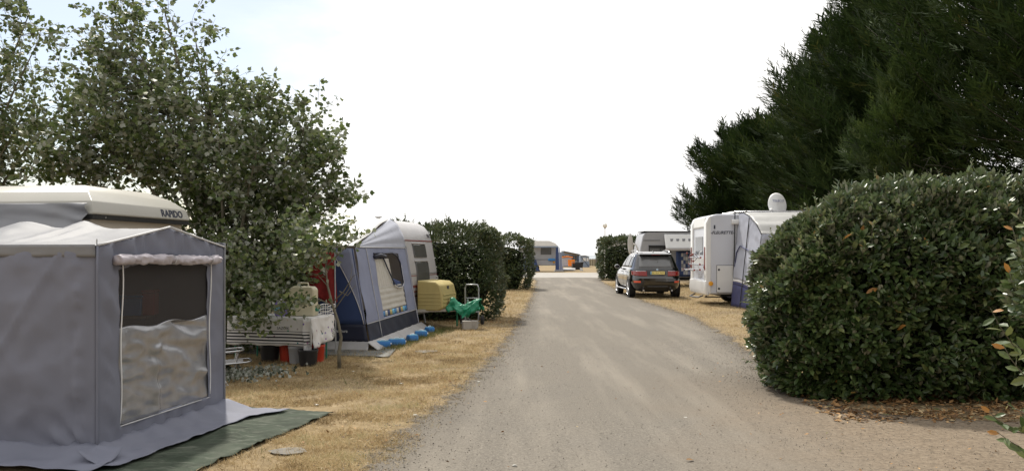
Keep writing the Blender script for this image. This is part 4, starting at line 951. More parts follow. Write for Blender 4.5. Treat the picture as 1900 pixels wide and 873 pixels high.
# ------------------------------------------------------------------ table with striped cloth, buckets
TY = 15.0; tl, tw, th_ = 1.38, .72, .69
tb = thing('camp_table', 'folding camp table standing under the striped tablecloth', 'table', (-3.0, 12.42, 0), -TY)   # local: -x along length, +y away
MB().box(-tl, 0, 0, tw, th_-.03, th_-.004).build('table_top', M['wood_grey'], tb)
for x in (-tl+.08, -.08):
    for y in (.06, tw-.06): MB().tube([(x, y, 0), (x, y, th_-.03)], .014, 8).build('leg', M['green_plastic'], tb)
cm2 = bpy.data.materials.new('striped_cloth'); cm2.use_nodes = True
N, L, p = nodes_of(cm2); t = N.new('ShaderNodeTexCoord').outputs['Object']; sx = N.new('ShaderNodeSeparateXYZ'); L.new(t, sx.inputs[0])
dg = N.new('ShaderNodeMath'); dg.operation = 'MULTIPLY_ADD'; dg.inputs[1].default_value = .9; L.new(rangen(N, L, sx.outputs['Y'], .28, 1.3, 0, 1.0), dg.inputs[0]); L.new(sx.outputs['Z'], dg.inputs[2])
w1 = N.new('ShaderNodeMath'); w1.operation = 'SINE'; ml = N.new('ShaderNodeMath'); ml.operation = 'MULTIPLY'; ml.inputs[1].default_value = 2*math.pi/.048; L.new(dg.outputs[0], ml.inputs[0]); L.new(ml.outputs[0], w1.inputs[0])
gt = N.new('ShaderNodeMath'); gt.operation = 'GREATER_THAN'; gt.inputs[1].default_value = .1; L.new(w1.outputs[0], gt.inputs[0])
b1_ = N.new('ShaderNodeMath'); b1_.operation = 'LESS_THAN'; b1_.inputs[1].default_value = .49; L.new(sx.outputs['Z'], b1_.inputs[0])
b2_ = N.new('ShaderNodeMath'); b2_.operation = 'GREATER_THAN'; b2_.inputs[1].default_value = .30; L.new(sx.outputs['Z'], b2_.inputs[0])
# right-hand fall keeps its stripes to the outer part only
nb_ = N.new('ShaderNodeMath'); nb_.operation = 'LESS_THAN'; nb_.inputs[1].default_value = .02; L.new(sx.outputs['X'], nb_.inputs[0])
fy_ = N.new('ShaderNodeMath'); fy_.operation = 'GREATER_THAN'; fy_.inputs[1].default_value = .56; L.new(sx.outputs['Y'], fy_.inputs[0])
om = N.new('ShaderNodeMath'); om.operation = 'MAXIMUM'; L.new(nb_.outputs[0], om.inputs[0]); L.new(fy_.outputs[0], om.inputs[1])
fac = gt.outputs[0]
for q in (b1_, b2_, om):
    mu = N.new('ShaderNodeMath'); mu.operation = 'MULTIPLY'; L.new(fac, mu.inputs[0]); L.new(q.outputs[0], mu.inputs[1]); fac = mu.outputs[0]
vo = N.new('ShaderNodeTexVoronoi'); vo.inputs['Scale'].default_value = 11; L.new(t, vo.inputs['Vector'])
fl = N.new('ShaderNodeMath'); fl.operation = 'LESS_THAN'; fl.inputs[1].default_value = .17; L.new(vo.outputs['Distance'], fl.inputs[0])
flc = mixc(N, L, .55, vo.outputs['Color'], (.05,.04,.06))
c1_ = mixc(N, L, fl.outputs[0], (.72,.71,.70), flc); L.new(mixc(N, L, fac, c1_, (.02,.02,.025)), p.inputs['Base Color']); p.inputs['Roughness'].default_value = .55
tcl = MB()
def topf(u, v): return (-tl-.01+(tl+.02)*u, -.01+(tw+.02)*v, th_+.002+.004*abs(fbm(u*6, v*4)))
tcl.grid(topf, lin(0, 1, 20), lin(0, 1, 10))
tcl.grid(lambda u, v: (-tl-.01+(tl+.02)*u, -.012-.03*v-.02*math.sin(u*15)*v, th_+.003-.42*v-.02*v*fbm(u*6, 1)), lin(0, 1, 50), lin(0, 1, 14))
tcl.grid(lambda u, v: (.012+.05*v+.03*math.sin(u*11)*v+.02*fbm(u*5, v*3), -.01+(tw+.02)*u, th_+.003-(.46-.12*u)*v), lin(0, 1, 36), lin(0, 1, 14))
# pulled-down corner
tcl.grid(lambda u, v: (-.10+.15*u+.02*v+.015*math.sin(v*8+u*9), -.075-.03*math.sin(u*8)*v+.03*u, th_-.02-(.60*(1-abs(u-.45)*1.1))*v), lin(0, 1, 14), lin(0, 1, 14))
tco = thing('tablecloth', 'white tablecloth with black stripes hanging over the camp table', 'tablecloth', (-3.0, 12.42, 0), -TY)
tcl.build('cloth', cm2, tco, smooth=180, solid=.003, fixn=False)
text('lettering', 'SAZOIK', .06, M['print_dark'], tco, (-.42, -.052, .535), (1,0,0), (0,0,1), .001, world=False)
def tp(x, y, z=.0): return tuple(FR[tb] @ V((x, y, z)))
can = thing('water_canister', 'cream plastic water canister on the striped table', 'canister', tp(-.29, .33, th_+.008), -TY+4)
MB().prism([(-.2,0),(.2,0),(.2,.40),(.16,.45),(-.13,.455),(-.2,.42)], lambda p_, q_, a_: (p_, a_, q_), -.09, .09).build('body', M['cream_plastic'], can, bevel=.022, seg=3, smooth=40)
MB().tube([(-.1,0,.45),(-.09,0,.50),(.07,0,.50),(.08,0,.45)], .014, 8).build('handle', M['cream_plastic'], can, smooth=60)
MB().lathe([(.03,0),(.03,.05)], 12, (.19, 0, .10), (1,0,0)).build('tap', M['green_plastic'], can)
pk = thing('washing_up_bottle', 'purple and blue detergent pack beside the cream canister', 'bottle', tp(-.62, .25, th_+.006), -TY)
MB().prism([(-.1,0),(.1,0),(.1,.17),(.05,.22),(-.07,.22),(-.1,.18)], lambda p_, q_, a_: (p_, a_, q_), -.05, .05).build('body', M['purple_plastic'], pk, bevel=.02, smooth=40)
MB().box(-.102,.0,-.054,.054,.05,.15).build('label', M['cyan_plastic'], pk); MB().lathe([(.025,.22),(.025,.26)], 10).build('cap', M['print_white'], pk)
dr = thing('dish_rack', 'white wire dish rack on the right end of the table', 'rack', tp(-.03, .55, th_+.012), -TY)
for z in (.0,.06,.13): MB().tube([(-.10,-.13,z+.006),(.10,-.13,z+.006),(.10,.1,z+.03),(-.10,.1,z+.03)], .006, 6, closed=True).build('rail', M['print_white'], dr)
for i in range(6):
    for y_ in (-.13, .1): MB().tube([(-.10+.04*i, y_, .006+(y_>0)*.024),(-.10+.04*i, y_, .136+(y_>0)*.024)], .004, 5).build('wire', M['print_white'], dr)
def bucket(label, x, y, r_, h_, m_, yaw=0, sq=1.0, lidded=False):
    o = thing('bucket', label, 'bucket', (*tp(x, y)[:2], .004), yaw, 'buckets under the camp table')
    MB().lathe([(.01,.012),(r_*.80,.012),(r_*.97,h_-.01),(r_,h_),(r_*1.03,h_-.012),(r_*1.03,h_-.03),(r_*.99,h_-.035),(r_*.82,0),(.01,0)], 24, caps=False).build('body', M[m_], o, smooth=40)
    MB().tube([(r_*math.cos(a_), r_*.25*math.sin(a_)-.02, h_-.02-.10*math.sin(a_)) for a_ in lin(0, math.pi, 12)], .004, 5).build('handle', M['galvanised'], o, smooth=60); return o
bucket('black bucket at the right end of the table, under the falling cloth', .02, -.1, .145, .24, 'black_plastic')
bucket('black tub below the middle of the striped cloth, beside the red one', -.78, .18, .15, .25, 'black_plastic')
bucket('red bucket standing under the striped tablecloth', -.50, .22, .135, .34, 'red_plastic')
bucket('pale grey bucket with a glint under the striped tablecloth', -.28, .10, .125, .26, 'van_grey')
bucket('orange red bucket half hidden behind the pulled down cloth corner', -.06, .34, .11, .26, 'red_plastic')
# towel on a line
ln = MB().tube([(-5.1, 14.1, 1.75), (-3.9, 13.9, 1.62), (PP.x-.06, 13.95, 1.75)], .004, 5).build('washing_line', M['print_white']); props(ln, 'thin washing line in front of the blue awning', 'line')
tw_ = MB()
def twf(u, v):
    x0 = -3.40 + .43*u; fr = 1 if v < .5 else -1; vv = abs(v-.5)*2; z_ = 1.66 + .03*(u-.5)
    return (x0 + .10*vv*(u-.5)*.6 + .03*vv*fr, 13.93 - .02*fr*(1 if vv > .06 else vv*16) + .025*math.sin(u*13+fr)*vv, z_ - (.80 if fr > 0 else .55)*vv*(1-.10*math.sin(u*6)))
tw_.grid(twf, lin(0, 1, 22), lin(0, 1, 30)); tw2 = tw_.build('towel', M['towel_red'], smooth=180, solid=.006, fixn=False); props(tw2, 'dark red towel hanging over the line by the blue awning', 'towel')
# folded chair and cable
fc = thing('folding_chair', 'folded metal camping chair lying beside the grey tent', 'chair', (-4.02, 11.7, 0), 20)
for z, o_ in ((.10,0),(.26,-.1)):
    MB().tube([(-.45,-.2,z),(.28+o_,-.2,z+.04),(.34+o_,-.14,z+.05),(.34+o_,.16,z+.05),(.28+o_,.22,z+.04),(-.45,.22,z)], .016, 8).build('frame', M['alloy'], fc, smooth=60)
for x in (-.3, .12):
    for y_ in (-.2, .22): MB().tube([(x,y_,.01),(x+.05,y_,.27)], .012, 6).build('leg', M['alloy'], fc)
MB().grid(lambda u, v: (-.42+.66*u, -.19+.40*v, .155-.03*math.sin(math.pi*u)), lin(0,1,8), lin(0,1,5)).build('seat', M['tent_skirt'], fc, solid=.01, smooth=180)
cb = MB().tube([(-3.85, 10.3, .45), (-3.66, 10.3, .24), (-3.54, 10.3, .08), (-3.50, 10.3, .03), (-3.56, 10.3, .012), (-3.7, 10.3, .05), (-3.95, 10.3, .012)], .009, 6).build('cable', M['print_white'], smooth=180); props(cb, 'white cable loop hanging at the far corner of the grey tent', 'cable')

# ------------------------------------------------------------------ dark estate car on the verge
class Body:
    """closed shape from horizontal rounded outlines: half width, rear end and front end given by height"""
    def __init__(s, W, R_, F_, n=5.0): s.W, s.R, s.F, s.n = W, R_, F_, n
    def w(s, z): return interp(s.W, z)
    def r(s, z): return interp(s.R, z)
    def f(s, z): return interp(s.F, z)
    def side(s, y, z):
        a, b = s.r(z), s.f(z); c_, h_ = (a+b)/2, (b-a)/2; q = min(1, abs(y-c_)/h_); return s.w(z)*(1-q**s.n)**(1/s.n)
    def rear(s, x, z):
        a, b = s.r(z), s.f(z); c_, h_ = (a+b)/2, (b-a)/2; q = min(1, abs(x)/s.w(z)); return c_ - h_*(1-q**s.n)**(1/s.n)
    def front(s, x, z):
        a, b = s.r(z), s.f(z); c_, h_ = (a+b)/2, (b-a)/2; q = min(1, abs(x)/s.w(z)); return c_ + h_*(1-q**s.n)**(1/s.n)
    def mesh(s, zs, k=48):
        m = MB()
        for z in zs:
            a, b = s.r(z), s.f(z); c_, h_ = (a+b)/2, (b-a)/2
            for i in range(k):
                an = 2*math.pi*i/k; cx_, sy_ = math.cos(an), math.sin(an); q = (abs(cx_)**s.n + abs(sy_)**s.n)**(-1/s.n)
                m.v.append((s.w(z)*cx_*q, c_+h_*sy_*q, z))
        for j in range(len(zs)-1):
            for i in range(k): m.f.append((j*k+i, j*k+(i+1) % k, (j+1)*k+(i+1) % k, (j+1)*k+i))
        m.f += [tuple(range(k))[::-1], tuple(range((len(zs)-1)*k, len(zs)*k))]
        return m
CB = Body([(.28,.80),(.36,.90),(.55,.945),(.80,.95),(1.0,.935),(1.06,.92),(1.12,.885),(1.3,.83),(1.5,.745),(1.62,.68),(1.69,.60),(1.72,.48)],
          [(.28,.16),(.40,.05),(.55,.0),(.74,.0),(.80,.05),(.98,.085),(1.08,.12),(1.2,.23),(1.4,.42),(1.58,.56),(1.66,.62),(1.70,.80),(1.72,1.0)],
          [(.28,4.72),(.45,4.82),(.65,4.84),(.80,4.79),(.92,4.55),(1.0,4.1),(1.05,3.72),(1.12,3.52),(1.3,3.18),(1.5,2.80),(1.62,2.52),(1.68,2.3),(1.72,1.9)], 6.0)
car = thing('parked_car', 'black estate car parked on the verge with its tail to the camera', 'car', (5.34, 30.6, 0), 1.0)
zs = [.28,.32,.40,.55,.65,.74,.78,.80,.86,.92,.96,1.0,1.04,1.06,1.09,1.12,1.2,1.3,1.4,1.5,1.58,1.62,1.66,1.69,1.71,1.72]
cbody = CB.mesh(zs, 64).build('body', M['car_black'], car, smooth=32)
def cgrid(fn, name, mt, parent, nu=10, nv=6, u=(0,1), v=(0,1)):
    return MB().grid(fn, lin(*u, nu), lin(*v, nv)).build(name, M[mt], parent, smooth=180, fixn=False, solid=.004)
E = .006
cgrid(lambda u, v: ((-.66+.06*v+(1.32-.12*v)*u), CB.rear(-.66+.06*v+(1.32-.12*v)*u, 1.13+.43*v)-E, 1.13+.43*v), 'rear_window', 'glass_smoke', car)
sp = MB().prism([(.50,1.655),(.40,1.625),(.40,1.60),(.58,1.595),(.75,1.66)], lambda p_, q_, a_: (a_, p_, q_), -.60, .60).build('spoiler', M['car_black'], car, bevel=.012)
MB().box(-.16,.16,.382,.398,1.604,1.618).build('brake_light', M['lamp_red'], sp)
for s_ in (-1, 1):
    for (ya, yb, ta, tb_) in ((.62,1.18,.80,1.12),(1.25,2.15,1.25,2.1),(2.22,3.28,2.17,2.66)):
        cgrid(lambda u, v: (s_*(CB.side((ya+(yb-ya)*u)*(1-v)+(ta+(tb_-ta)*u)*v, 1.14+.44*v)+E), (ya+(yb-ya)*u)*(1-v)+(ta+(tb_-ta)*u)*v, 1.14+.44*v), 'side_window', 'glass_dark', car)
    # tail lamp wraps round the corner: two panels
    tlm = cgrid(lambda u, v: (s_*(.38+.46*u), CB.rear(s_*(.38+.46*u), .84+.16*v)-.010, .84+.16*v-.02*(1-u)*(1-v)), 'tail_light', 'lamp_red', car)
    cgrid(lambda u, v: (s_*(CB.side(.12+.36*u, .86+.14*v)+.008), .12+.36*u, .86+.14*v), 'lens', 'lamp_red', tlm)
    cgrid(lambda u, v: (s_*(.40+.40*u), CB.rear(s_*(.40+.40*u), 1.005+.012*v)-.012, 1.005+.012*v), 'chrome_edge', 'alloy', tlm)
    cgrid(lambda u, v: (s_*(.62+.22*u), CB.rear(s_*(.62+.22*u), .58+.065*v)-.010, .58+.065*v), 'reflector', 'lamp_bright_red', car)
    # roof rail
    MB().tube([(s_*.60, .85, 1.68),(s_*.605, .95, 1.745),(s_*.61, 1.6, 1.765),(s_*.61, 2.1, 1.745),(s_*.60, 2.25, 1.68)], .018, 8).build('roof_rail', M['alloy'], car, smooth=60)
    # mirror
    mr_ = MB().lathe([(.01,-.05),(.085,-.04),(.10,.02),(.06,.07),(.01,.08)], 14, (s_*1.06, 3.02, 1.14), (0,1,0)); mr_.v = [(x, y, 1.14+(z-1.14)*.85) for x, y, z in mr_.v]
    mo = mr_.build('mirror', M['car_black'], car, smooth=60); MB().tube([(s_*.86,3.06,1.08),(s_*1.02,3.02,1.10)], .02, 6).build('stalk', M['car_black'], mo)
    MB().tube([(s_*.945,1.45,.30),(s_*.975,1.5,.31),(s_*.975,3.25,.31),(s_*.945,3.3,.30)], .028, 8).build('side_step', M['alloy'], car, smooth=60)
    for y_ in (.62+.33, .95+2.93):
        arch = MB().lathe([(.36,0),(.43,0),(.43,.012),(.36,.012)], 28, (s_*(CB.side(y_, .55)-.004), y_, .37), (s_,0,0), caps=False); arch.v = [q for q in arch.v]
        arch.build('wheel_arch', M['black_plastic'], car, smooth=40)
        wl = MB().lathe([(.25,-.13),(.345,-.125),(.37,-.09),(.37,.09),(.345,.125),(.25,.13)], 32, (s_*(.83), y_, .37), (s_,0,0), caps=False).build('wheel', M['black_rubber'], car, smooth=40)
        rim = MB().lathe([(.02,.04),(.22,.05),(.255,.125),(.24,.13),(.20,.02),(.02,.0)], 28, (s_*.83, y_, .37), (s_,0,0), caps=False).build('rim', M['alloy'], wl, smooth=40)
        MB().lathe([(.01,-.08),(.25,-.08),(.25,-.06),(.01,-.06)], 24, (s_*.83, y_, .37), (s_,0,0)).build('brake_disc', M['black_plastic'], wl)
        for k_ in range(7):
            an = 2*math.pi*k_/7; MB().tube([(s_*.935, y_+.03*math.cos(an), .37+.03*math.sin(an)), (s_*.945, y_+.24*math.cos(an), .37+.24*math.sin(an))], [.026,.018], 5).build('spoke', M['alloy'], wl)
    for ya in (1.22, 2.18):
        MB().tube([(s_*(CB.side(ya, z)+.001), ya, z) for z in lin(.42, 1.08, 6)], .005, 4).build('door_gap', M['black_rubber'], car)
        MB().tube([(s_*(CB.side(ya+.12, .97)+.004), ya+.12, .97), (s_*(CB.side(ya+.2, .97)+.035), ya+.16, .97), (s_*(CB.side(ya+.3, .97)+.035), ya+.3, .97), (s_*(CB.side(ya+.34, .97)+.004), ya+.34, .97)], .012, 6).build('door_handle', M['car_black'], car, smooth=60)
    hd = cgrid(lambda u, v: (s_*(.5+.36*u), CB.front(s_*(.5+.36*u), .70+.12*v)+.006, .70+.12*v), 'headlight', 'alloy', car)
    MB().lathe([(.035,0),(.035,.16)], 14, (s_*.52, .0, .30), (0,1,0)).build('exhaust', M['alloy'], car, smooth=60)
py_ = CB.rear(0, .93)-.02
pl = MB().box(-.26,.26,py_-.010,py_,.885,.995).build('number_plate', M['plate_yellow'], car, bevel=.004)
MB().box(-.262,-.215,py_-.013,py_-.0102,.884,.996).build('band', M['plate_blue'], pl)
MB().box(.225,.262,py_-.013,py_-.0102,.884,.996).build('band', M['plate_yellow'], pl)
text('characters', 'KK 254 WM', .085, M['print_dark'], pl, (.005, py_-.012, .938), (1,0,0), (0,0,1), .001, world=False)
em = MB().lathe([(.0,.0),(.04,.0),(.04,.008),(.0,.01)], 20, (0, CB.rear(0, 1.06)-.001, 1.06), (0,-1,.2), caps=False).build('roundel', M['alloy'], car, smooth=40)
MB().lathe([(.0,.0105),(.028,.0105),(.028,.012),(.0,.013)], 16, (0, CB.rear(0, 1.06)-.001, 1.06), (0,-1,.2), caps=False).build('roundel_centre', M['plate_blue'], em)
MB().prism([(1.02,1.715),(.90,1.70),(.90,1.765),(.94,1.765)], lambda p_, q_, a_: (a_, p_, q_), -.012, .012).build('aerial_fin', M['car_black'], car)
MB().tube([(.06,.36,1.36),(.05,.3,1.25),(.38,.26,1.20)], .010, 5).build('wiper', M['black_plastic'], car)
MB().tube([(-.78, CB.rear(-.78,.47)-.003, .47), (-.3, CB.rear(-.3,.47)-.006, .44), (.3, CB.rear(.3,.47)-.006, .44), (.78, CB.rear(.78,.47)-.003, .47)], .014, 6).build('bumper_trim', M['dark_metal'], car)
cgrid(lambda u, v: (-.62+1.24*u, CB.front(-.62+1.24*u, 1.12+.48*v)+E, 1.12+.48*v), 'windscreen', 'glass_dark', car)
MB().tube([(-.80,CB.rear(-.8,.76)-.004,.76),(-.3,CB.rear(-.3,.76)-.006,.75),(.3,CB.rear(.3,.76)-.006,.75),(.8,CB.rear(.8,.76)-.004,.76)], .006, 4).build('tailgate_gap', M['black_rubber'], car)
MB().box(-.5,.5,.55,4.4,.22,.34).build('underbody', M['black_plastic'], car)

# ------------------------------------------------------------------ white motorhome and its awning
mh = thing('motorhome', 'white coachbuilt motorhome with dark lettering and a bicycle rack, tail to the lane', 'motorhome', (6.2, 26.5, 0), 0)
# local x along its length away from the lane, y away from the camera
mprof = [(.02,.36),(0,.55),(0,2.55),(.05,2.76),(.14,2.86),(.30,2.90),(4.6,2.88),(5.2,2.72),(5.6,2.2),(6.3,1.35),(6.9,1.15),(7.0,.7),(7.0,.36)]
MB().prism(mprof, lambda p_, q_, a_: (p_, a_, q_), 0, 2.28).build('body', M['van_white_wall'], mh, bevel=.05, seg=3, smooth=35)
# moulded rear: pillar, recessed middle, bumper
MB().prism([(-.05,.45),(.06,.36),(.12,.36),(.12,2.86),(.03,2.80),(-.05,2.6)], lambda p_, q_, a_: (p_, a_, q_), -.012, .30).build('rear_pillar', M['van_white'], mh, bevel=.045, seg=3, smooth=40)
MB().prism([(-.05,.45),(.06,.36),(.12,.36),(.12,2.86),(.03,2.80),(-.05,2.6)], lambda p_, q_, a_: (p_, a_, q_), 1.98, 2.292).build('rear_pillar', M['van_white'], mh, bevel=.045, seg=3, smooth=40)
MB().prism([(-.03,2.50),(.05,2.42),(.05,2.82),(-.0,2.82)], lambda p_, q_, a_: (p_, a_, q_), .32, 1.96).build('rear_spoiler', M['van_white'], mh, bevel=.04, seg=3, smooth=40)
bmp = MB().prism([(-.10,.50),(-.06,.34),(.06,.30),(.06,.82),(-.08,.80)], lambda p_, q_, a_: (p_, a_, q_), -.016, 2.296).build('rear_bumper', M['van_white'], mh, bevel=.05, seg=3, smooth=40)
for y_ in (.16, 2.12):
    tlm = MB().box(-.062,-.045,y_-.06,y_+.06,1.12,1.86).build('tail_light', M['red_trim'], mh, bevel=.006)
    MB().lathe([(.05,0),(.045,.02)], 14, (-.062, y_, 1.22), (-1,0,0)).build('reflector', M['lamp_red'], tlm)
MB().box(-.012,-.002,.62,1.7,1.62,2.2).build('rear_window', M['glass_dark'], mh, bevel=.004)
MB().box(-.014,-.002,.75,1.25,.86,1.0).build('number_plate', M['van_grey'], mh)
MB().box(-.012,-.002,.4,1.9,1.30,1.5).build('rear_panel', M['van_white'], mh, bevel=.004)
# side wall details
text('lettering', '-FLEURETTE-', .135, M['print_dark'], mh, (.47, -.006, 2.31), (1,0,0), (0,0,1), .004, shear=.25, sx=.98, world=False, bold=.0015)
MB().box(.20,.25,-.010,.0,2.43,2.55).build('emblem', M['print_dark'], mh, bevel=.008)
hatch = MB().box(.30,1.36,-.018,.0,.42,1.27).build('locker_door', M['van_white'], mh, bevel=.03, seg=3)
fm = MB().tube([(.29,-.010,.41),(1.37,-.010,.41),(1.37,-.010,1.28),(.29,-.010,1.28)], .008, 4, closed=True).build('seal', M['dark_metal'], hatch)
for z in (.54,1.14): MB().lathe([(.035,0),(.03,.012)], 12, (.36,-.018,z), (0,-1,0)).build('lock', M['black_plastic'], hatch)
MB().lathe([(.075,0),(.07,.02),(.03,.03)], 18, (.105,-.016,.70), (0,-1,0)).build('side_marker', M['amber'], mh, smooth=50)
MB().prism([(0,0),(.10,.02),(.12,.10),(.10,.17),(0,.18)], lambda p_, q_, a_: (a_, -p_, 2.56+q_), .76, 5.6).build('awning_cassette', M['van_white'], mh, bevel=.015, smooth=40)
MB().tube([(1.14,-.05,2.50),(1.14,-.05,2.95)], .018, 6).build('cassette_bracket', M['black_plastic'], mh)
MB().tube([(.86,.2,2.90),(1.0,.2,2.97),(1.3,.2,2.99),(1.4,.2,2.9)], .02, 6).build('cable_loop', M['black_plastic'], mh, smooth=60)
for y_ in (.35, 1.9): MB().tube([(.9,y_,2.9),(.95,y_,3.0),(5.0,y_,3.02),(5.1,y_,2.9)], .02, 6).build('roof_rail', M['alloy'], mh, smooth=60)
MB().lathe([(.28,0),(.27,.06),(.2,.12),(.05,.15)], 20, (1.12, 1.2, 2.89)).build('roof_light', M['white_plastic'], mh, smooth=50)
MB().lathe([(.22,0),(.21,.06),(.1,.12),(.03,.13)], 20, (3.9, .9, 2.88)).build('roof_light', M['white_plastic'], mh, smooth=50)
MB().tube([(2.15,.4,2.9),(2.15,.4,3.02)], .02, 6).lathe([(.0,3.0),(.05,3.03),(.06,3.07),(.0,3.12)], 12, (2.15,.4,0)).build('roof_vent', M['white_plastic'], mh, smooth=50)
dsh = MB(); 
def dishf(u, v): an = 2*math.pi*u; return (2.45+.30*v*math.cos(an), .75-.10+.10*v*v+.10*v*math.sin(an), 3.24+.41*v*math.sin(an)*.95)
dsh.grid(dishf, lin(0,1,32), lin(.001,1,8)); ds = dsh.build('satellite_dish', M['white_plastic'], mh, smooth=180, solid=.012, fixn=False)
MB().tube([(2.45,.8,2.9),(2.45,.85,3.05),(2.45,.72,3.2)], .025, 8).build('mount', M['white_plastic'], ds)
text('lettering', 'TELECO', .105, M['print_navy'], ds, (2.45, .635, 3.36), (1,0,0), (0,.25,1), .004, world=False)
MB().tube([(2.1,.5,2.98),(3.6,.5,3.06)], .014, 6).build('dish_arm', M['dark_metal'], ds)
for x_ in (.95, 5.9):
    for y_ in (.14, 2.14):
        wl = MB().lathe([(.2,-.1),(.31,-.1),(.34,-.06),(.34,.06),(.31,.1),(.2,.1)], 28, (x_+.3, y_, .34), (0,1,0), caps=False).build('wheel', M['black_rubber'], mh, smooth=40)
        MB().lathe([(.02,-.07),(.2,-.08),(.2,.08),(.02,.07)], 24, (x_+.3, y_, .34), (0,1,0)).build('rim', M['alloy'], wl, smooth=40)
MB().box(.5,6.6,.25,2.0,.28,.40).build('chassis', M['black_plastic'], mh)
MB().tube([(-.02,.55,.30),(-.16,.55,.24),(-.26,.9,.24),(-.26,1.4,.24),(-.02,1.75,.30)], .024, 8).build('tow_bar', M['dark_metal'], mh, smooth=60)
MB().tube([(.10,.30,.34),(-.02,.30,.26),(.5,.30,.26)], .022, 6).build('exhaust_pipe', M['dark_metal'], mh, smooth=60)
# bicycle rack folded against the tail
rk = MB()
for y_ in (.70, 1.65):
    MB().tube([(-.02,y_,1.72),(-.10,y_,1.68),(-.12,y_,1.12),(-.36,y_,1.08)], .016, 7).build('rack_upright', M['white_plastic'], mh, smooth=60)
for x_, z_ in ((-.16,1.13),(-.34,1.12),(-.16,1.30),(-.14,1.52)):
    r_ = MB().tube([(x_,.38,z_),(x_,1.98,z_)], .018, 7).build('rack_rail', M['alloy'], mh, smooth=60)
    for y_ in (.36, 2.0): MB().lathe([(.03,-.02),(.03,.02)], 10, (x_, y_, z_), (0,1,0)).build('end_cap', M['lamp_red'], r_)
for y_, z_, x_ in ((.8,1.62,-.30),(1.2,1.66,-.40),(1.5,1.58,-.22),(.9,1.40,-.26)):
    a_ = MB().tube([(-.11,y_,1.52),(x_*.6-.05,y_,z_+.02),(x_,y_,z_)], .010, 6).build('rack_arm', M['dark_metal'], mh, smooth=60)
    MB().lathe([(.02,-.03),(.035,-.01),(.035,.02),(.02,.035)], 10, (x_, y_, z_), (1,0,.3)).build('clamp', M['red_trim'], a_)

aw3 = thing('motorhome_awning', 'pale lilac drive-away awning with dark poles and navy base at the motorhome', 'awning', (8.2, 25.3, 0), 0)
q0, q1 = V((6.92, 26.42, 0)), V((6.96, 24.3, 0)); QR = V((10.9, 24.25, 0))
topL = [V((7.18,26.44,2.93)), V((7.2,25.9,2.92)), V((7.22,25.3,2.78)), V((7.26,24.75,2.52)), V((7.30,24.4,2.22))]
def tL(u): k_ = u*4; i_ = min(3, int(k_)); return topL[i_].lerp(topL[i_+1], k_-i_)
LO = V((-1, -.05, .1)).normalized()
def g3(u, v): return q0.lerp(q1, u).lerp(tL(u), v)
def gseg(name, mt, v0, v1, nv, d=None, holes=()):
    return cloth(name, M[mt], aw3, lambda u: g3(u, v0), lambda u: g3(u, v1), 30, nv, d, holes, .004, LO)
gseg('side_wall', 'tent_pale', .29, 1, 26, lambda u, v: .03*fbm(u*3, v*5, 4)+.015*math.sin(u*9+v*5), [(.72,.93,.38,.56)])
gseg('stripe', 'print_white', .265, .29, 2); gseg('base_band', 'tent_indigo', .23, .265, 2); gseg('mud_wall', 'tent_indigo', .0, .23, 6, lambda u, v: .02*fbm(u*6, v*3))
MB().tube([tL(u)+LO*.02 for u in lin(0, 1, 20)], .016, 7).build('hoop_pole', M['black_plastic'], aw3, smooth=60, world=True)
MB().tube([g3(.5+.0*v, 1-v)+LO*.03 for v in lin(.02, 1, 10)], .013, 7).build('pole', M['black_plastic'], aw3, smooth=60, world=True)
MB().tube([V((7.06,26.44,2.98)), V((7.03,26.42,1.7)), V((7.0,26.42,.9))], .016, 6).build('strap', M['black_plastic'], aw3, world=True)
MB().tube([g3(.06,.42)+LO*.02, g3(.10,.58)+LO*.025, g3(.25,.645)+LO*.03, g3(.6,.65)+LO*.03, g3(.93,.655)+LO*.03], .018, 6).build('door_piping', M['tent_indigo'], aw3, smooth=60, world=True)
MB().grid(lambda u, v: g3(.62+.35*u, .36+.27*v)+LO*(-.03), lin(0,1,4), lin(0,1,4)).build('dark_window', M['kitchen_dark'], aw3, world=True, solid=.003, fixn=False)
MB().grid(lambda u, v: g3(.66+.26*u*v, .36+.16*v)+LO*(.03+.04*u), lin(0,1,8), lin(0,1,6)).build('loose_flap', M['tent_roof_grey'], aw3, world=True, solid=.003, smooth=180, fixn=False)
def R3(u, v): return tL(v).lerp(tL(v)+V((3.7, -.05, .02)), u)
cloth('roof', M['tent_white'], aw3, lambda u: R3(u, 0), lambda u: R3(u, 1), 50, 4, None, outward=(0,-.3,1)) if False else MB().grid(lambda u, v: R3(u, v)+V((0,-.3,1))*(.018*fbm(u*3, v*9, 2)+.010*math.sin(v*26+u*3)-.04*math.sin(math.pi*u)*v), lin(0,1,50), lin(0,1,26)).build('roof', M['tent_white'], aw3, smooth=180, world=True, solid=.003, fixn=False)
cloth('front_wall', M['tent_pale'], aw3, lambda u: q1.lerp(QR, u), lambda u: tL(1)+V((3.7*u, -.05*u, 0)), 40, 14, lambda u, v: .02*fbm(u*9, v*4), [(.3,.8,.4,.85)], outward=(0,-1,0))
cloth('front_window', M['clear_pvc'], aw3, lambda u: q1.lerp(QR, .3+.5*u)+V((.1,.03,.9)), lambda u: tL(1)+V((3.7*(.3+.5*u), -.02, -.34)), 10, 6, lambda u, v: .01*fbm(u*9, v*4), outward=(0,-1,0), solid=0)
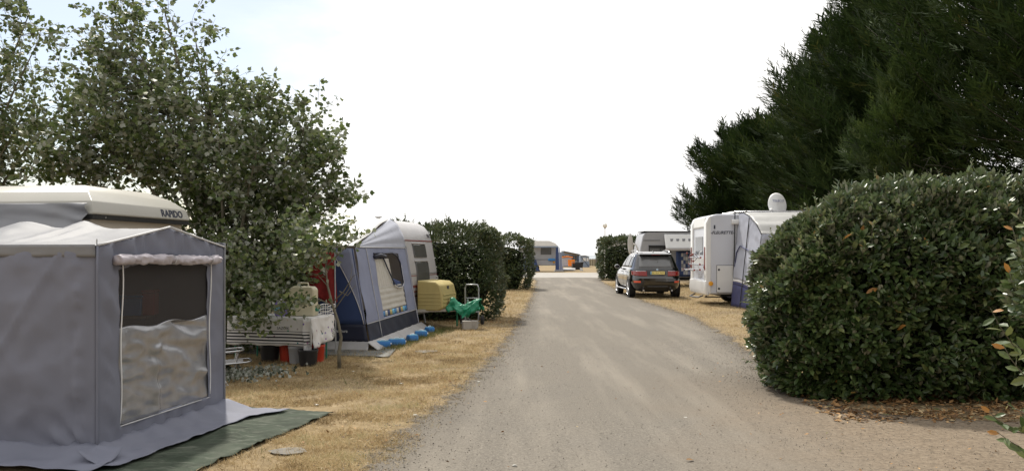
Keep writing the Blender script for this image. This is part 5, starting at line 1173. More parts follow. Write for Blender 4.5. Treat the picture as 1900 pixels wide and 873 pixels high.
# bright rounded hood over the awning door
hd = MB().grid(lambda u, v: (8.28+1.9*u, 24.36-.22*math.sin(v*1.57)-.1*v, 1.95+.62*math.cos(v*1.57)*(1-max(0,.16-u)**2*20)), lin(0,1,20), lin(0,1,12)).build('door_hood', M['tent_white'], aw3, smooth=180, world=True, solid=.003, fixn=False)
MB().tube([(8.28, 24.15-.0*t_, 1.3+.85*t_) for t_ in lin(0,1,4)]+[(8.34,24.2,2.36),(8.5,24.25,2.52),(8.9,24.27,2.60)], .014, 6).build('hood_pole', M['dark_metal'], aw3, smooth=60, world=True)

# ------------------------------------------------------------------ grey camper behind the car, with roll-out awning
cv = thing('grey_camper', 'grey camper with a rolled out white awning behind the black car', 'camper', (6.45, 42.0, 0), 0)
MB().prism([(.02,.45),(0,.8),(.0,1.9),(.12,2.5),(.22,2.68),(.4,2.74),(6.3,2.74),(6.4,2.5),(6.4,.45)], lambda p_, q_, a_: (p_, a_, q_), 0, 2.2).build('body', M['van_grey'], cv, bevel=.04, smooth=35)
MB().box(.18,6.3,-.02,2.22,2.741,2.78).build('roof_edge', M['black_rubber'], cv)
MB().box(.15,1.0,-.014,0,2.30,2.325).build('trim', M['dark_metal'], cv)
wnd = MB().box(.45,1.55,-.03,0,1.45,2.02).build('window', M['glass_smoke'], cv, bevel=.01)
MB().box(.42,1.58,-.05,.0,1.92,2.06).build('window_hood', M['black_plastic'], wnd); MB().box(.98,1.02,-.045,.0,1.45,1.92).build('mullion', M['black_plastic'], wnd); MB().box(.42,.46,-.045,.0,1.45,1.92).build('mullion', M['black_plastic'], wnd)
for x_ in (.9, 5.4):
    wl = MB().lathe([(.2,-.1),(.31,-.1),(.34,-.06),(.34,.06),(.31,.1),(.2,.1)], 24, (x_, .14, .34), (0,1,0), caps=False).build('wheel', M['black_rubber'], cv, smooth=40)
    MB().lathe([(.02,-.07),(.2,-.08),(.2,.08),(.02,.07)], 20, (x_, .14, .34), (0,1,0)).build('rim', M['alloy'], wl, smooth=40)
MB().box(.3,6.2,.15,2.0,.3,.47).build('chassis', M['black_plastic'], cv)
MB().grid(lambda u, v: (1.18+3.0*u, -.08-.5*v, 2.62-.72*v+.01*fbm(u*12, v*5)), lin(0,1,30), lin(0,1,10)).build('awning_cloth', M['van_white'], cv, smooth=180, solid=.004, fixn=False)
for i in range(9): MB().grid(lambda u, v: (1.45+.3*i+.16*u*(1-.3*v), -.085-.5*(.33+.16*v)-.012, 2.62-.72*(.33+.16*v)+.008), lin(0,1,3), lin(0,1,3)).build('scallop_print', M['tent_roof_grey'], cv, fixn=False)
MB().box(1.16,4.2,-.64,-.56,1.80,1.91).build('awning_bar', M['caravan_silver'], cv, bevel=.01)
for x_ in (1.3, 4.1): MB().tube([(x_,-.6,1.8),(x_,-.65,.02)], .018, 6).build('awning_leg', M['alloy'], cv)
cloth('patterned_curtain', M['tent_blue'], cv, lambda u: V((8.2+2.2*u, 41.75, .5)), lambda u: V((8.2+2.2*u, 41.75, 1.76)), 20, 8, lambda u, v: .02*math.sin(u*40), outward=(0,-1,0))
for i in range(6):
    for j in range(6):
        if (i*7+j*3) % 4: MB().box(8.45-6.45+.11*i, 8.45-6.45+.11*i+.10, -.292, -.285, .6+.18*j, .6+.18*j+.17).build('curtain_square', M[('tent_roof_grey','van_grey','tent_white','tent_lilac')[(i+j*2) % 4]], cv)
sd = thing('satellite_dish', 'white satellite dish on a pale mast beside the grey camper', 'dish', (6.0, 41.2, 0), 0)
MB().tube([(0,.3,0),(0,.3,2.15)], .03, 8).tube([(.24,.3,0),(.24,.3,1.9),(.14,.3,2.1),(0,.3,2.15)], .035, 8).build('mast', M['white_plastic'], sd, smooth=60)
MB().grid(lambda u, v: (-.10+.14*v*math.cos(2*math.pi*u)-.05*v*v, .1+.06*v*math.cos(2*math.pi*u), 2.12+.52*v*math.sin(2*math.pi*u)), lin(0,1,28), lin(.001,1,7)).build('reflector', M['white_plastic'], sd, smooth=180, solid=.012, fixn=False)
MB().tube([(0,.3,1.95),(-.1,.12,1.9)], .015, 6).tube([(-.1,.1,1.7),(-.42,.05,1.75)], .01, 6).build('arm', M['dark_metal'], sd)

# ------------------------------------------------------------------ far end of the lane
fcv = thing('far_caravan', 'grey caravan under a white awning roof with blue corner panels beyond the crossing', 'caravan', (3.0, 76.5, 0), 0)
X = lambda px, d: (px-950)/FPX*d
def fx(px): return X(px, 76.0)-3.0
MB().prism([(-2.4,.55),(-2.4,2.6),(fx(1036)-.05,2.45),(fx(1036)-.05,.55)], lambda p_, q_, a_: (p_, a_, q_), .6, 2.6).build('body', M['van_grey'], fcv, bevel=.05)
MB().box(fx(1004), fx(1024), .56, .6, 1.55, 2.25).build('window', M['glass_smoke'], fcv)
MB().box(-2.4, fx(1036), .57, .6, 1.08, 1.12).build('trim', M['dark_metal'], fcv)
MB().box(fx(1018), fx(1031), .45, .59, .98, 1.2).build('blue_bundle', M['blue_plastic'], fcv, bevel=.05)
MB().lathe([(.1,0),(.08,.04)], 12, (fx(1029), .6, .85), (0,-1,0)).build('marker_lamp', M['amber'], fcv)
MB().prism([(-2.6,2.3),(fx(1036)+.05,2.3),(fx(1031),2.6),(fx(1020),2.83),(-2.6,2.86)], lambda p_, q_, a_: (p_, a_, q_), -.05, 2.7).build('awning_roof', M['van_white'], fcv, bevel=.05)
MB().box(-2.6, fx(1036)+.04, -.07, -.052, 2.2, 2.32).build('valance', M['tent_far_blue'], fcv)
MB().prism([(fx(1031),0.05),(fx(1038)+.02,.05),(fx(1037),2.25),(fx(1032),2.25)], lambda p_, q_, a_: (p_, a_, q_), -.04, .02).build('corner_panel', M['tent_blue'], fcv)
MB().prism([(fx(1038)+.05,.02),(fx(1046),.02),(fx(1039),2.2),(fx(1037)+.05,2.25)], lambda p_, q_, a_: (p_, a_, q_), .06, .10).build('side_panel', M['tent_lilac'], fcv)
MB().prism([(-2.4,.05),(fx(1003),.05),(fx(999),.35),(fx(995),1.1),(-2.4,1.3)], lambda p_, q_, a_: (p_, a_, q_), -.06, .0).build('blue_skirt', M['tent_blue'], fcv)
MB().prism([(fx(1028),.0),(fx(1047),.0),(fx(1044),.14),(fx(1030),.16)], lambda p_, q_, a_: (p_, a_, q_), -.5, .05).build('mud_flap', M['tent_skirt'], fcv, bevel=.03)
for x_ in (-.8,): 
    wl = MB().lathe([(.2,-.1),(.31,-.1),(.33,0),(.31,.1),(.2,.1)], 20, (x_, .75, .33), (0,1,0), caps=False).build('wheel', M['black_rubber'], fcv, smooth=40)
def at(px, d): return (X(px, d), d, 0)
def chair(label, px, d, m_, w=.65, h=1.0):
    o = thing('camping_chair', label, 'chair', at(px, d), 8)
    MB().box(-w/2, w/2, -.25, .25, .40, .46).build('seat', M[m_], o, bevel=.02)
    MB().prism([(.20,.46),(.26,.46),(.42,h),(.36,h)], lambda p_, q_, a_: (a_, p_, q_), -w/2, w/2).build('backrest', M[m_], o, bevel=.015)
    for sx_ in (-1, 1):
        for sy_ in (-1, 1): MB().tube([(sx_*w*.46, sy_*.23, 0), (sx_*w*.46, sy_*.2, .42)], .014, 6).build('leg', M['galvanised'], o)
chair('large grey camping chair with orange top beside the far caravan', 1053, 84, 'van_grey', 1.0, 1.35)
chair('bright orange camping chair beyond the crossing', 1061.5, 83, 'orange_cloth', .7, 1.05)
MB_ = MB().tube([(-.55,-.05,1.28),(.0,-.05,1.36),(.55,-.05,1.25)], .06, 8).build('towel_roll', M['orange_cloth'], None, smooth=60); MB_.location = (X(1053, 84), 84.3, 0); props(MB_, 'orange towel over the top of the far grey chair', 'towel')
bo = thing('white_board', 'long white surfboard case lying on the far grass', 'board', at(1052, 77.5), 2)
MB().grid(lambda u, v: ((-.78+1.56*u), (.28*math.sin(math.pi*min(.999,max(.001,u)))**.4)*math.cos(2*math.pi*v), .16+.14*math.sin(2*math.pi*v)), lin(0,1,16), lin(0,1,12)).build('case', M['van_white'], bo, smooth=180, fixn=False)
MB().box(-.6,.6,-.295,-.285,.13,.18).build('stripe', M['tent_far_blue'], bo)
ck = thing('cool_box', 'black wheeled cool box with a white end on the far grass', 'box', at(1071, 80), 5)
MB().prism([(-.5,.1),(.45,.1),(.55,.75),(-.5,.7)], lambda p_, q_, a_: (p_, a_, q_), -.3, .3).build('body', M['black_plastic'], ck, bevel=.04)
MB().box(-.52,.57,-.32,.32,.752,.84).build('lid', M['black_plastic'], ck, bevel=.02); MB().prism([(.2,.0),(.55,.0),(.4,.3),(.2,.3)], lambda p_, q_, a_: (p_, a_, q_), -.34,-.31).build('end_panel', M['van_white'], ck)
shd = thing('far_hut', 'low hut with a sloping dark roof and pale windows at the far end', 'hut', at(1061, 104), 0)
hx = lambda px: X(px, 104)-X(1061, 104)
hz = lambda py: EYE-(py-HORIZON)/FPX*104
MB().prism([(hx(1038),0),(hx(1076),0),(hx(1076),hz(473)),(hx(1050),hz(467)),(hx(1038),hz(468))], lambda p_, q_, a_: (p_, a_, q_), 0, 5).build('wall', M['tent_far_blue'], shd)
MB().prism([(hx(1046),hz(465)),(hx(1077),hz(471.4)),(hx(1077),hz(472.8)),(hx(1046),hz(467))], lambda p_, q_, a_: (p_, a_, q_), -.4, 5.4).build('roof', M['shed_roof'], shd)
MB().prism([(hx(1047),hz(467.4)),(hx(1076),hz(473.2)),(hx(1076),hz(475)),(hx(1047),hz(470))], lambda p_, q_, a_: (p_, a_, q_), -.05, -.005).build('fascia', M['shed_wall'], shd)
for a0, a1 in ((1043,1046),(1048,1051),(1056,1059),(1062,1065),(1066,1070)):
    w_ = MB().box(hx(a0), hx(a1), -.04, -.006, hz(484), hz(473.5)).build('window', M['glass_smoke'], shd); MB().box(hx(a0)-.05, hx(a1)+.05, -.06, -.005, hz(484)-.06, hz(484)-.01).build('sill', M['van_white'], w_)
for a0 in (1060.2, 1071.6): MB().box(hx(a0), hx(a0+1.2), -.08, -.01, 0, hz(473.5)).build('post', M['tent_blue'], shd)
MB().prism([(hx(1073),0.0),(hx(1079),0),(hx(1074.5),hz(474))], lambda p_, q_, a_: (p_, a_, q_), -1.2, -1.1).build('windbreak', M['tent_lilac'], shd)
ft = thing('far_tent', 'pale blue frame tent right of the far hut', 'tent', at(1086, 101), 0)
tx = lambda px: X(px, 101)-X(1086, 101); tz = lambda py: EYE-(py-HORIZON)/FPX*101
MB().prism([(tx(1077),0),(tx(1094),0),(tx(1093),tz(476.5)),(tx(1086),tz(474.5)),(tx(1077),tz(474.5))], lambda p_, q_, a_: (p_, a_, q_), 0, 3).build('wall', M['tent_far_blue'], ft)
MB().prism([(tx(1076.5),tz(474.3)),(tx(1086),tz(474.3)),(tx(1093.4),tz(476.3)),(tx(1093.4),tz(475.5)),(tx(1086),tz(473.3)),(tx(1077),tz(473.5))], lambda p_, q_, a_: (p_, a_, q_), -.1, 3.1).build('roof', M['van_grey'], ft)
for a0, a1 in ((1081.5,1087),(1088.5,1091.8)): MB().box(tx(a0), tx(a1), -.03, -.005, tz(484), tz(478)).build('window', M['van_white'], ft)
MB().prism([(tx(1078),tz(477)),(tx(1079),tz(477)),(tx(1093),0.1),(tx(1092),0.1)], lambda p_, q_, a_: (p_, a_, q_), -.06,-.035).build('guy_strap', M['tent_navy'], ft)
fn = thing('far_fence', 'weathered plank fence at the edge of the dune', 'fence', at(1102, 112), 0)
for i in range(14): MB().box(-.65+.108*i-.05, -.65+.108*i+.045, 0, .03, 0, .92+.05*((i*7) % 3)/3).build('plank', M['wood_grey' if i % 3 else 'shed_wall'], fn)
MB().box(-.7,.9,-.04,-.005,.72,.80).build('rail', M['shed_wall'], fn)
ps_ = MB().box(-.26,.26,-.2,.2,0,1.35).build('dark_post', M['shed_roof'], None, bevel=.04); ps_.location = at(1109.5, 106); props(ps_, 'thick dark gate post at the end of the plank fence', 'post')
sg = thing('small_sign', 'small grey sign board beyond the dark gate post', 'sign', at(1113, 108), 0)
MB().box(-.2,.2,-.02,.02,.8,1.45).build('board', M['van_grey'], sg); MB().tube([(0,.04,0),(0,.04,1.2)], .03, 6).build('post', M['wood_grey'], sg)
def lamp(label, px, d, zt, r_, globe=True):
    o = thing('lamp_post', label, 'lamp', at(px, d), 0)
    MB().tube([(0,0,0),(0,0,zt-r_*.9)], [.06,.035], 10).build('pole', M['concrete'], o, smooth=60)
    MB().lathe([(.11,0),(.11,.25),(.07,.32)], 12).build('base', M['concrete'], o, smooth=40)
    if globe:
        MB().lathe([(r_*math.sin(a_)+.001, -r_*math.cos(a_)) for a_ in lin(0, math.pi, 14)], 22, (0,0,zt)).build('globe', M['globe'], o, smooth=180); MB().lathe([(.09,-.06),(.07,.03)], 12, (0,0,zt-r_)).build('collar', M['dark_metal'], o)
    return o
lamp('tall lamp post with a round white globe at the far end', 1122.5, 80, 4.33, .235)
th = thing('thin_mast', 'thin mast standing left of the globe lamp', 'mast', at(1119, 88), 0)
MB().tube([(0,0,0),(0,0,2.35)], .035, 8).build('pole', M['wood_grey'], th); MB().lathe([(.05,2.35),(.05,2.5)], 8).build('cap', M['red_trim'], th)
sl = thing('service_block', 'grey concrete block building half hidden behind the far hedge', 'building', at(1131, 66), 0)
MB().box(-.2, 2.4, 0, 2.5, 0, 2.5).build('wall', M['concrete'], sl); MB().box(-.4, 2.5, -.08, 2.6, 2.502, 2.6).build('roof', M['shed_roof'], sl)

# ------------------------------------------------------------------ hedges
LE, LFm = M['leaf_elaeagnus'], M['leaf_far']
hedge('elaeagnus_hedge', 'big glossy hedge in the right foreground with silvery shoots on top', 3.02, 9.2, 9.12, 11.2, 2.52, 0, 58000, .098, LE, lump=.17, seed=1.0, sprigs=380, nobj=300, faces=(1.25,.2,1.5,.05,1.3), rmax=1.0, endtaper=.26)
hedge('elaeagnus_hedge', 'dense dark hedge beside the caravan drawbar on the left', -5.4, -.26, 20.6, 22.6, 2.34, -7, 20000, .105, LFm, lump=.16, seed=4.0, tmpl=LEAF_Q, sprigs=130, faces=(1,.15,.1,1.2,1))
hedge('elaeagnus_hedge', 'second hedge along the left of the lane, beyond the dense one', -4.2, .92, 38.0, 40.3, 2.42, -5, 9000, .15, LFm, lump=.18, seed=6.0, tmpl=LEAF_Q, sprigs=60, faces=(1,.15,.1,1.2,1))
hedge('elaeagnus_hedge', 'farthest hedge on the right of the lane, left of the satellite dish', 5.55, 10.2, 51.5, 54.0, 2.62, 4, 9000, .18, LFm, lump=.22, seed=8.0, tmpl=LEAF_Q, sprigs=60, faces=(1,.15,1.2,.1,1))
near = hedge('elaeagnus_hedge', 'leafy hedge end poking in at the right edge of the picture', 3.36, 5.6, 4.3, 5.75, 2.0, 0, 15000, .075, LE, lump=.16, seed=11.0, sprigs=40, nobj=0, faces=(.4,1.2,1.5,.1,1), group='hedges between the pitches')
# long shoots of the near hedge, each leaf its own piece
NL = 0
def shoot(pts, n, sz, tipred=True):
    global NL
    pts = [V(p) for p in pts]
    MB().tube(pts, [.006-.004*i/(len(pts)-1) for i in range(len(pts))], 6).build('shoot', M['bark_pale'], near, smooth=180, world=True)
    for i in range(n):
        t_ = (i+.5)/n; k_ = t_*(len(pts)-1); j = min(len(pts)-2, int(k_)); p_ = pts[j].lerp(pts[j+1], k_-j); d_ = (pts[j+1]-pts[j]).normalized()
        sd = d_.cross(V((0,0,1))).normalized()*(1 if i % 2 else -1)
        dd = sd*.8 + d_*.55 + V((random.gauss(0,.3), random.gauss(0,.3), random.gauss(-.05,.35)))
        leaf_obj(near, p_, dd, V((random.gauss(-.3,.5), random.gauss(-1.0,.5), random.gauss(.55,.4))), 1.4*sz*(1.0-.45*t_)*random.uniform(.85,1.15), ELAE[5:] if (tipred and t_ > .9) else ELAE[2:5]); NL += 1
def sp_at(px, py, d): return PX(px, py, d)
for (a_, b_, c_, n, s_) in (((1925,655,5.6),(1880,640,5.35),(1838,572,5.2),15,.105), ((1930,800,5.5),(1878,800,5.3),(1835,762,5.2),14,.10), ((1925,520,5.7),(1900,480,5.6),(1878,420,5.55),12,.085),
        ((1935,720,5.5),(1895,690,5.35),(1862,640,5.3),12,.10), ((1930,590,5.65),(1895,560,5.5),(1872,500,5.4),12,.09), ((1935,870,5.4),(1895,830,5.3),(1850,800,5.2),10,.10), ((1930,450,5.7),(1905,420,5.65),(1885,395,5.6),9,.08)):
    A_, B_, C_ = sp_at(*a_), sp_at(*b_), sp_at(*c_); shoot([A_+V((.25,0,0)), A_, (A_+B_)/2+V((0,0,-.01)), B_, (B_+C_)/2+V((-.01,0,0)), C_], n, s_)

# ------------------------------------------------------------------ white poplars
def OX(px, py, d): return ((px-950)/FPX*d, EYE-(py-HORIZON)/FPX*d)
D1 = 14.2
poly1 = [OX(x, y, D1) for x, y in ((85,335),(100,250),(118,180),(165,165),(172,90),(205,75),(215,35),(238,12),(262,30),(290,45),(330,8),(345,18),(322,100),(360,125),(392,92),(412,140),(430,150),(470,175),(500,165),(545,180),(585,205),(592,250),(625,255),(655,300),(632,340),(648,372),(606,398),(560,415),(545,465),(560,520),(560,540),(520,590),(470,625),(415,630),(400,560),(410,430),(330,352),(200,352))]
tb1 = (-4.85, D1, 0)
lim = []
for (x, y, dy, r_, z0) in ((300,20,.1,.075,0),(240,40,-.3,.05,.2),(335,25,.5,.045,.3),(395,100,-.4,.05,.1),(180,110,.3,.045,.5),(120,200,-.2,.04,.6),(500,180,.3,.06,0),(590,220,-.3,.05,.3),(640,300,.1,.05,.1),(640,375,-.5,.04,.2),(450,250,-1.2,.05,.2),(520,300,-1.3,.05,.1),(300,200,1.2,.05,.3),(400,300,1.4,.05,.1),(560,420,-1.0,.035,.1),(480,450,-1.5,.035,.1),(110,320,.2,.035,.8),(440,560,-1.2,.02,.05),(540,520,-.9,.025,.1),(430,480,-1.0,.02,.1)):
    q = OX(x, y, D1); lim.append((q[0], q[1], dy, r_, z0))
def dz1(x, z, e_): return .55 + .75*max(0, min(1, (3.9-z)/2.0))
poplar('white_poplar', 'bushy white poplar tree between the grey tent and the blue awning', tb1, poly1, 1.7, 1700, lim, 1.7, .096, 3, dz1)
D2 = 14.6
poly2 = [OX(x, y, D2) for x, y in ((-420,330),(-460,100),(-380,-120),(-200,-220),(-60,-120),(20,-40),(55,5),(80,60),(105,75),(92,130),(115,165),(100,215),(112,250),(80,280),(20,290),(15,330),(-40,345),(-200,350))]
tb2 = (-9.9, D2, 0); lim2 = []
for (x, y, dy, r_, z0) in ((50,20,.1,.06,.2),(95,90,-.4,.05,.3),(105,180,.4,.05,.5),(60,250,-.5,.04,.6),(-60,-100,.3,.07,0),(-200,-200,-.2,.08,0),(-350,-80,.4,.06,.2),(-430,120,0,.05,.4),(-100,120,-1.2,.05,.2),(0,150,1.1,.05,.3),(10,310,.0,.03,.6),(-250,100,1.0,.05,.2)):
    q = OX(x, y, D2); lim2.append((q[0], q[1], dy, r_, z0))
poplar('white_poplar', 'white poplar at the left edge, rising behind the folding caravan', tb2, poly2, 1.8, 900, lim2, 1.8, .096, 9, lambda x, z, e_: .85)
# young poplar stem with a leafy branch, in front of the awning
sapl = thing('poplar_sapling', 'slender crooked sapling in front of the blue awning', 'tree', (-2.46, 11.9, 0), 0)
sp_pts = [PX(630,686,11.9), PX(629,655,11.9), PX(633,625,11.9), PX(627,595,11.9), PX(616,562,11.9), PX(608,530,11.95), PX(604,495,12.0), PX(612,455,12.1), PX(630,430,12.1)]
MB().tube(sp_pts, [.030,.026,.022,.020,.018,.015,.012,.009,.005], 8).build('trunk', M['bark_pale'], sapl, smooth=180, world=True)
for pts_ in ([PX(616,562,11.9),PX(638,540,11.8),PX(655,512,11.7),PX(668,505,11.7)], [PX(620,575,11.9),PX(648,535,11.95),PX(654,490,12.0)], [PX(630,540,11.85),PX(645,548,11.8),PX(660,528,11.8)], [PX(608,530,11.95),PX(590,510,12.0),PX(560,500,12.1)], [PX(604,495,12),PX(650,450,12.0),PX(684,432,12.0)], [PX(606,510,12),PX(560,470,12.1),PX(530,440,12.2)], [PX(616,565,11.9),PX(585,552,11.8),PX(548,560,11.7)]):
    MB().tube(pts_, [.009,.006,.003] if len(pts_) == 3 else [.009,.007,.004,.002], 5).build('branch', M['bark_pale'], sapl, smooth=180, world=True)
ps, ds, ns, ss = [], [], [], []
sr = random.Random(5)
for (x, y, d_, rx, ry, n) in ((640,432,12.0,46,22,110),(600,450,12.0,50,36,170),(560,430,12.2,60,45,420),(540,480,12.1,50,30,300),(585,485,12.0,40,22,120),(562,556,11.7,34,12,110),(530,570,11.8,28,14,80),(630,415,12.1,40,20,50),(500,540,12.2,50,45,350),(470,590,12.3,45,30,260),(445,500,12.6,50,90,500)):
    for i in range(n):
        px, py = sr.gauss(x, rx*.5), sr.gauss(y, ry*.5); p_ = PX(px, py, d_+sr.gauss(0, .3)); ps.append(p_)
        ds.append((sr.gauss(0,1), sr.gauss(0,1), sr.gauss(-.35,.7))); ns.append((sr.gauss(0,.8), sr.gauss(-.1,.8), sr.gauss(.6,.6))); ss.append(.08*sr.uniform(.6,1.2))
Aq = lambda q: np.array([tuple(x) for x in q])
scatter('crown', M['leaf_poplar'], sapl, Aq(ps), Aq(ns), Aq(ds), np.array(ss), LEAF_P)

# ------------------------------------------------------------------ cypresses on the right
cone = lambda t_: min(1.0, .62+.9*t_) * (1-t_)**.62 + .05
GR = 'cypresses along the right side'
cypress('cypress_tree', 'farthest, lowest cypress at the left end of the dark row', (13.2, 47.0, 0), 8.6, 4.5, 85, 95, 3, zlo=.5, lean=(.8,0), shape=cone, wind=(-.5,0,.3), ssize=(.55,1.0), group=GR)
cypress('cypress_tree', 'tall cypress second from the left end of the dark row', (15.0, 42.5, 0), 11.6, 4.8, 85, 62, 5, lean=(.8,0), shape=cone, wind=(-.5,0,.3), ssize=(.55,1.0), group=GR)
cypress('cypress_tree', 'tall dark cypress rising behind the motorhome roof', (14.6, 36.5, 0), 12.2, 5.2, 95, 66, 7, lean=(.6,0), shape=cone, wind=(-.6,0,.3), ssize=(.5,.95), group=GR)
cypress('cypress_tree', 'dense cypress behind the satellite dish, its spire above the others', (13.8, 31.0, 0), 12.2, 4.6, 95, 66, 9, lean=(.6,0), shape=cone, wind=(-.6,0,.3), ssize=(.45,.85), group=GR)
cypress('pine_tree', 'lighter green pine growing among the dark cypresses', (12.0, 25.4, 0), 7.6, 2.2, 60, 60, 11, shape=cone, zlo=2.6, material='leaf_pine', ssize=(.3,.5), group=GR)
cypress('cypress_tree', 'huge cypress with sweeping branches above the right hedge', (15.4, 24.0, 0), 13.0, 5.6, 120, 84, 13, lean=(-.3,0), shape=cone, zlo=1.8, wind=(-.6,-.2,.25), ssize=(.4,.8), group=GR)
cypress('cypress_tree', 'nearest cypress at the right edge of the picture', (14.8, 18.6, 0), 12.0, 4.8, 110, 84, 15, shape=cone, zlo=2.0, wind=(-.6,-.2,.25), ssize=(.38,.75), group=GR)
db = thing('dead_branch', 'bare grey dead branches under the cypress foliage', 'branch', (12.0, 24.5, 3.6), 0)
dr_ = random.Random(3)
for i in range(7):
    p_ = V((13.6+dr_.uniform(-.5,.5), 23.6+dr_.uniform(-1,1), 3.6+dr_.uniform(-.5,.6))); d_ = V((-1, dr_.uniform(-.5,.3), dr_.uniform(-.1,.3))); pts = [p_]
    for k_ in range(7): d_ = (d_ + V((dr_.gauss(0,.2), dr_.gauss(0,.2), dr_.gauss(0,.22)))).normalized(); pts.append(pts[-1]+d_*.38)
    MB().tube(pts, [.02-.0023*j for j in range(8)], 5).build('branch', M['bark_grey'], db, smooth=180, world=True)
    for q_ in range(5):
        b_ = pts[2+q_]; MB().tube([b_, b_+V((dr_.gauss(-.2,.2), dr_.gauss(0,.2), dr_.gauss(.05,.25))), b_+V((dr_.gauss(-.5,.3), dr_.gauss(0,.3), dr_.gauss(.05,.4)))], [.007,.004,.002], 4).build('twig', M['bark_grey'], db, smooth=180, world=True)

# ------------------------------------------------------------------ grass, litter, stones
def ground_scatter(name, label, n, region, size, mt, tmpl, dens=None, flat=False, width=1.0, rnd=None, cat=None, z0=0.0, patch=0):
    pos = np.empty((0, 3)); got = 0
    P_ = []
    while got < n:
        q = region(int((n-got)*1.6)+50)
        keep = np.array([dens(x, y) > random.random() if dens else True for x, y in q]); q = q[keep]; P_.append(q); got += len(q)
    q = np.concatenate(P_)[:n]; n = len(q)
    pos = np.c_[q, np.full(n, z0)]
    if flat: d = norm(np.c_[rng.normal(size=(n, 2)), rng.normal(size=n)*.25]); nm = norm(np.c_[rng.normal(size=(n, 2))*.35, np.ones(n)])
    else: d = norm(np.c_[rng.normal(size=(n, 2))*.75, np.abs(rng.normal(size=n))*.7+.25]); nm = rand_dir(n)
    if flat: pos[:, 2] += rng.uniform(.008, .03, n)
    s = size(q) if callable(size) else np.full(n, size)
    rv = rnd(n) if rnd else None
    if patch: rv = np.clip(rv + patch*nfield(pos, 1.1, 5.0) + patch*.7*nfield(pos, 4.0, 2.0), 0, .97)
    o = scatter(name, M[mt], None, pos, nm, d, s*rng.uniform(.55, 1.3, n), tmpl, width=width, rnd=rv)
    props(o, label, None, None, 'stuff'); return o
def in_tent(x, y):
    if 5 < y < 9.0 and x < -2.52+(y-5.6)*.235: return True
    return False
def strip(x0, x1, y0, y1, p_=1.0):
    def f(n):
        u = rng.random(n)**p_; y = y0 + (y1-y0)*u; return np.c_[rng.uniform(x0, x1, n), y]
    return f
def d_left(x, y):
    e_ = x - interp(L_EDGE, y)
    if e_ > .35 or in_tent(x, y): return 0
    if y > 13.4 and x < -1.8: return .25
    k_ = 1 if e_ < -.15 else max(0, .55-(e_+.15)*1.4)
    return k_*max(.12, min(1, .55+1.5*fbm(x*1.7, y*1.7)))
def d_right(x, y):
    e_ = interp(R_EDGE, y) - x
    if e_ > .4: return 0
    if 8.0 < y < 11.3 and x > 2.7: return 0
    k_ = 1 if e_ < -.15 else max(0, .55-(e_+.15)*1.3)
    return k_*(.35 + .65*max(0, min(1, .5+1.1*fbm(x*1.7+9, y*1.7))))
gsz = lambda q: .045 + .0010*np.clip(q[:, 1], 0, 60)
brnd = lambda n: np.clip(rng.beta(2.2, 2.0, n)*.96, 0, .95) + (rng.random(n) < .03)*.05
ground_scatter('dry_grass', 'short dry grass on the verge left of the lane, foreground', 75000, strip(-4.6, .2, 5.6, 15, 1.5), gsz, 'straw', BLADE, d_left, width=.09, rnd=brnd, patch=.55)
ground_scatter('dry_grass', 'dry grass along the left verge farther up the lane', 30000, strip(-3.5, 1.6, 15, 42, 1.3), gsz, 'straw', BLADE, d_left, width=.13, rnd=brnd, patch=.5)
ground_scatter('dry_grass', 'dry grass around the motorhome and the parked car', 45000, strip(3.0, 9.5, 10.5, 46, 1.15), gsz, 'straw', BLADE, d_right, width=.12, rnd=brnd, patch=.5)
ground_scatter('dry_grass', 'thin matted dry straw lying flat on the left verge', 16000, strip(-4.4, .1, 5.6, 16, 1.4), .075, 'straw', BLADE, d_left, flat=True, width=.05, rnd=brnd)
ground_scatter('green_grass', 'green tufts of grass along the awning skirt', 2600, lambda n: (lambda t_: np.c_[-2.15+.75*t_+rng.normal(0,.10,n), 14.1+4.2*t_+rng.normal(0,.12,n)])(rng.random(n)), .10, 'grass_green', BLADE, width=.07)
ground_scatter('green_grass', 'few green weeds in the dry verge', 1500, strip(-3, 0, 6, 14), .05, 'grass_green', BLADE, lambda x, y: (d_left(x, y) > 0)*(fbm(x*1.3+4, y*1.3) > .25), width=.09)
ground_scatter('leaf_litter', 'brown fallen leaves under the right foreground hedge', 5200, strip(2.9, 7.5, 8.05, 9.9), .07, 'litter_leaf', LEAF_Q, lambda x, y: max(0, min(1, (y-8.0)/.35))*max(0, .55+.9*fbm(x*1.5, y*2.5))*(x > 3.2+.3*fbm(y*3, 1)), flat=True)
ground_scatter('leaf_litter', 'scattered fallen leaves on the verge below the poplar', 650, strip(-4.6, -.3, 7, 16), .05, 'litter_leaf', LEAF_Q, lambda x, y: d_left(x, y), flat=True)
ground_scatter('leaf_litter', 'few fallen leaves on the lane and sandy entrance', 150, strip(-.6, 5.5, 5.8, 13), .04, 'litter_leaf', LEAF_Q, lambda x, y: float(on_road(x, y))*(.25+.75*(x > 2.5)), flat=True, z0=.012)
ground_scatter('poplar_suckers', 'low silvery poplar suckers on the ground by the folded chair', 900, lambda n: np.c_[rng.normal(-3.75, .38, n), rng.normal(11.15, .32, n)], .05, 'sucker_leaf', LEAF_P, flat=False, width=1.0, z0=.05)
ground_scatter('leaf_litter', 'fallen leaves under the left hedge', 350, strip(-1.6, .2, 19.3, 21), .06, 'litter_leaf', LEAF_Q, flat=True)
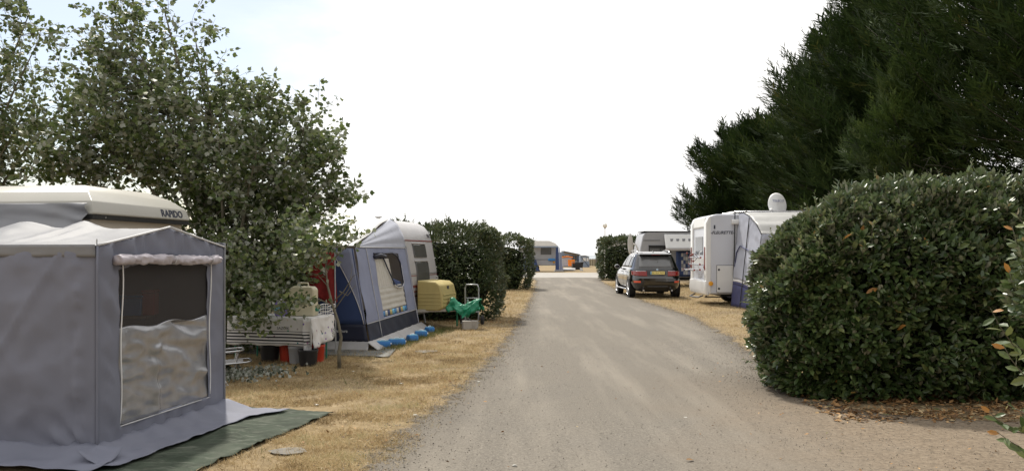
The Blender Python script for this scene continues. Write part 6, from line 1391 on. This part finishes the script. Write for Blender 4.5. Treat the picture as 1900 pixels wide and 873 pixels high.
# small stones on the lane
OCT = (np.array([(1,0,0),(0,1,0),(-1,0,0),(0,-1,0),(0,0,.7),(0,0,-.7)])*.5, [(0,1,4),(1,2,4),(2,3,4),(3,0,4),(1,0,5),(2,1,5),(3,2,5),(0,3,5)])
leafmat('grit', [(0,(.12,.105,.09)),(.5,(.22,.20,.17)),(1,(.42,.39,.34))], None, .9, 0, .2)
ground_scatter('grit', 'loose grit and small pebbles scattered over the asphalt lane', 9000, strip(-1.2, 5.5, 5.8, 16, 1.3), .010, 'grit', OCT, lambda x, y: float(on_road(x, y))*(.4+.6*(x > 2.3)), flat=True, z0=-.006)
ground_scatter('grit', 'grit washed into the grass along the lane edges', 6000, lambda n: (lambda y, s: np.c_[np.where(s < .6, np.array([interp(L_EDGE, q) for q in y]), np.array([interp(R_EDGE, 10.6+.8*(q-5.8)) for q in y]))+rng.normal(0,.22,n), np.where(s < .6, y, 10.6+.8*(y-5.8))])(5.8+24*rng.random(n)**1.6, rng.random(n)), .014, 'grit', OCT, flat=True, z0=-.006)
def rock(name, label, px, py, s, m_='stone', flatk=.5, cat='stone'):
    d_ = EYE*FPX/(py-HORIZON); mm = MB().lathe([(.001,0),(s*.8,.0),(s,s*flatk*.5),(s*.7,s*flatk),(.001,s*flatk*1.05)], 9, caps=False)
    mm.v = [(x*(1+.55*fbm(math.cos(math.atan2(y, x))*1.6, math.sin(math.atan2(y, x))*1.6, px)), .8*y*(1+.55*fbm(math.cos(math.atan2(y, x))*1.6, math.sin(math.atan2(y, x))*1.6, px)), z) for x, y, z in mm.v]
    o = mm.build(name, M[m_], None, smooth=50); o.location = ((px-950)/FPX*d_, d_, .008); o.rotation_euler = (0,0,px); props(o, label, cat); return o
rock('stone', 'flat grey stone set in the dry grass near the groundsheet', 540, 838, .17, 'soil_stone', .06)
rock('stone', 'flat grey stone in the grass right of the awning skirt', 790, 652, .22, 'soil_stone', .06)
rock('pebble', 'pale pebble on the lane at the bottom of the picture', 955, 866, .018, 'caravan_cream', .7, 'pebble')
rock('pebble', 'pale pebble on the lane towards the right', 1272, 776, .022, 'caravan_cream', .4, 'pebble')
lf = MB().add([tuple(.09*x for x in v_) for v_ in LEAF_E[0]], LEAF_E[1]).build('fallen_leaf', M['litter'], None, fixn=False); lf.location = (1.37, 6.58, .03); lf.rotation_euler = (.2,.1,.6); props(lf, 'single brown fallen leaf on the near lane', 'leaf')
for i, (px, py) in enumerate(((588,752),(888,709),(770,771),(655,690),(745,712))):
    rock('wood_chip', ('pale wood chip above the tip of the green groundsheet','pale chip at the lane edge on the left','white chip low in the verge right of the groundsheet','pale chip near the sapling foot','pale chip in the middle of the left verge')[i], px, py, .025, 'caravan_cream', .4, 'chip')
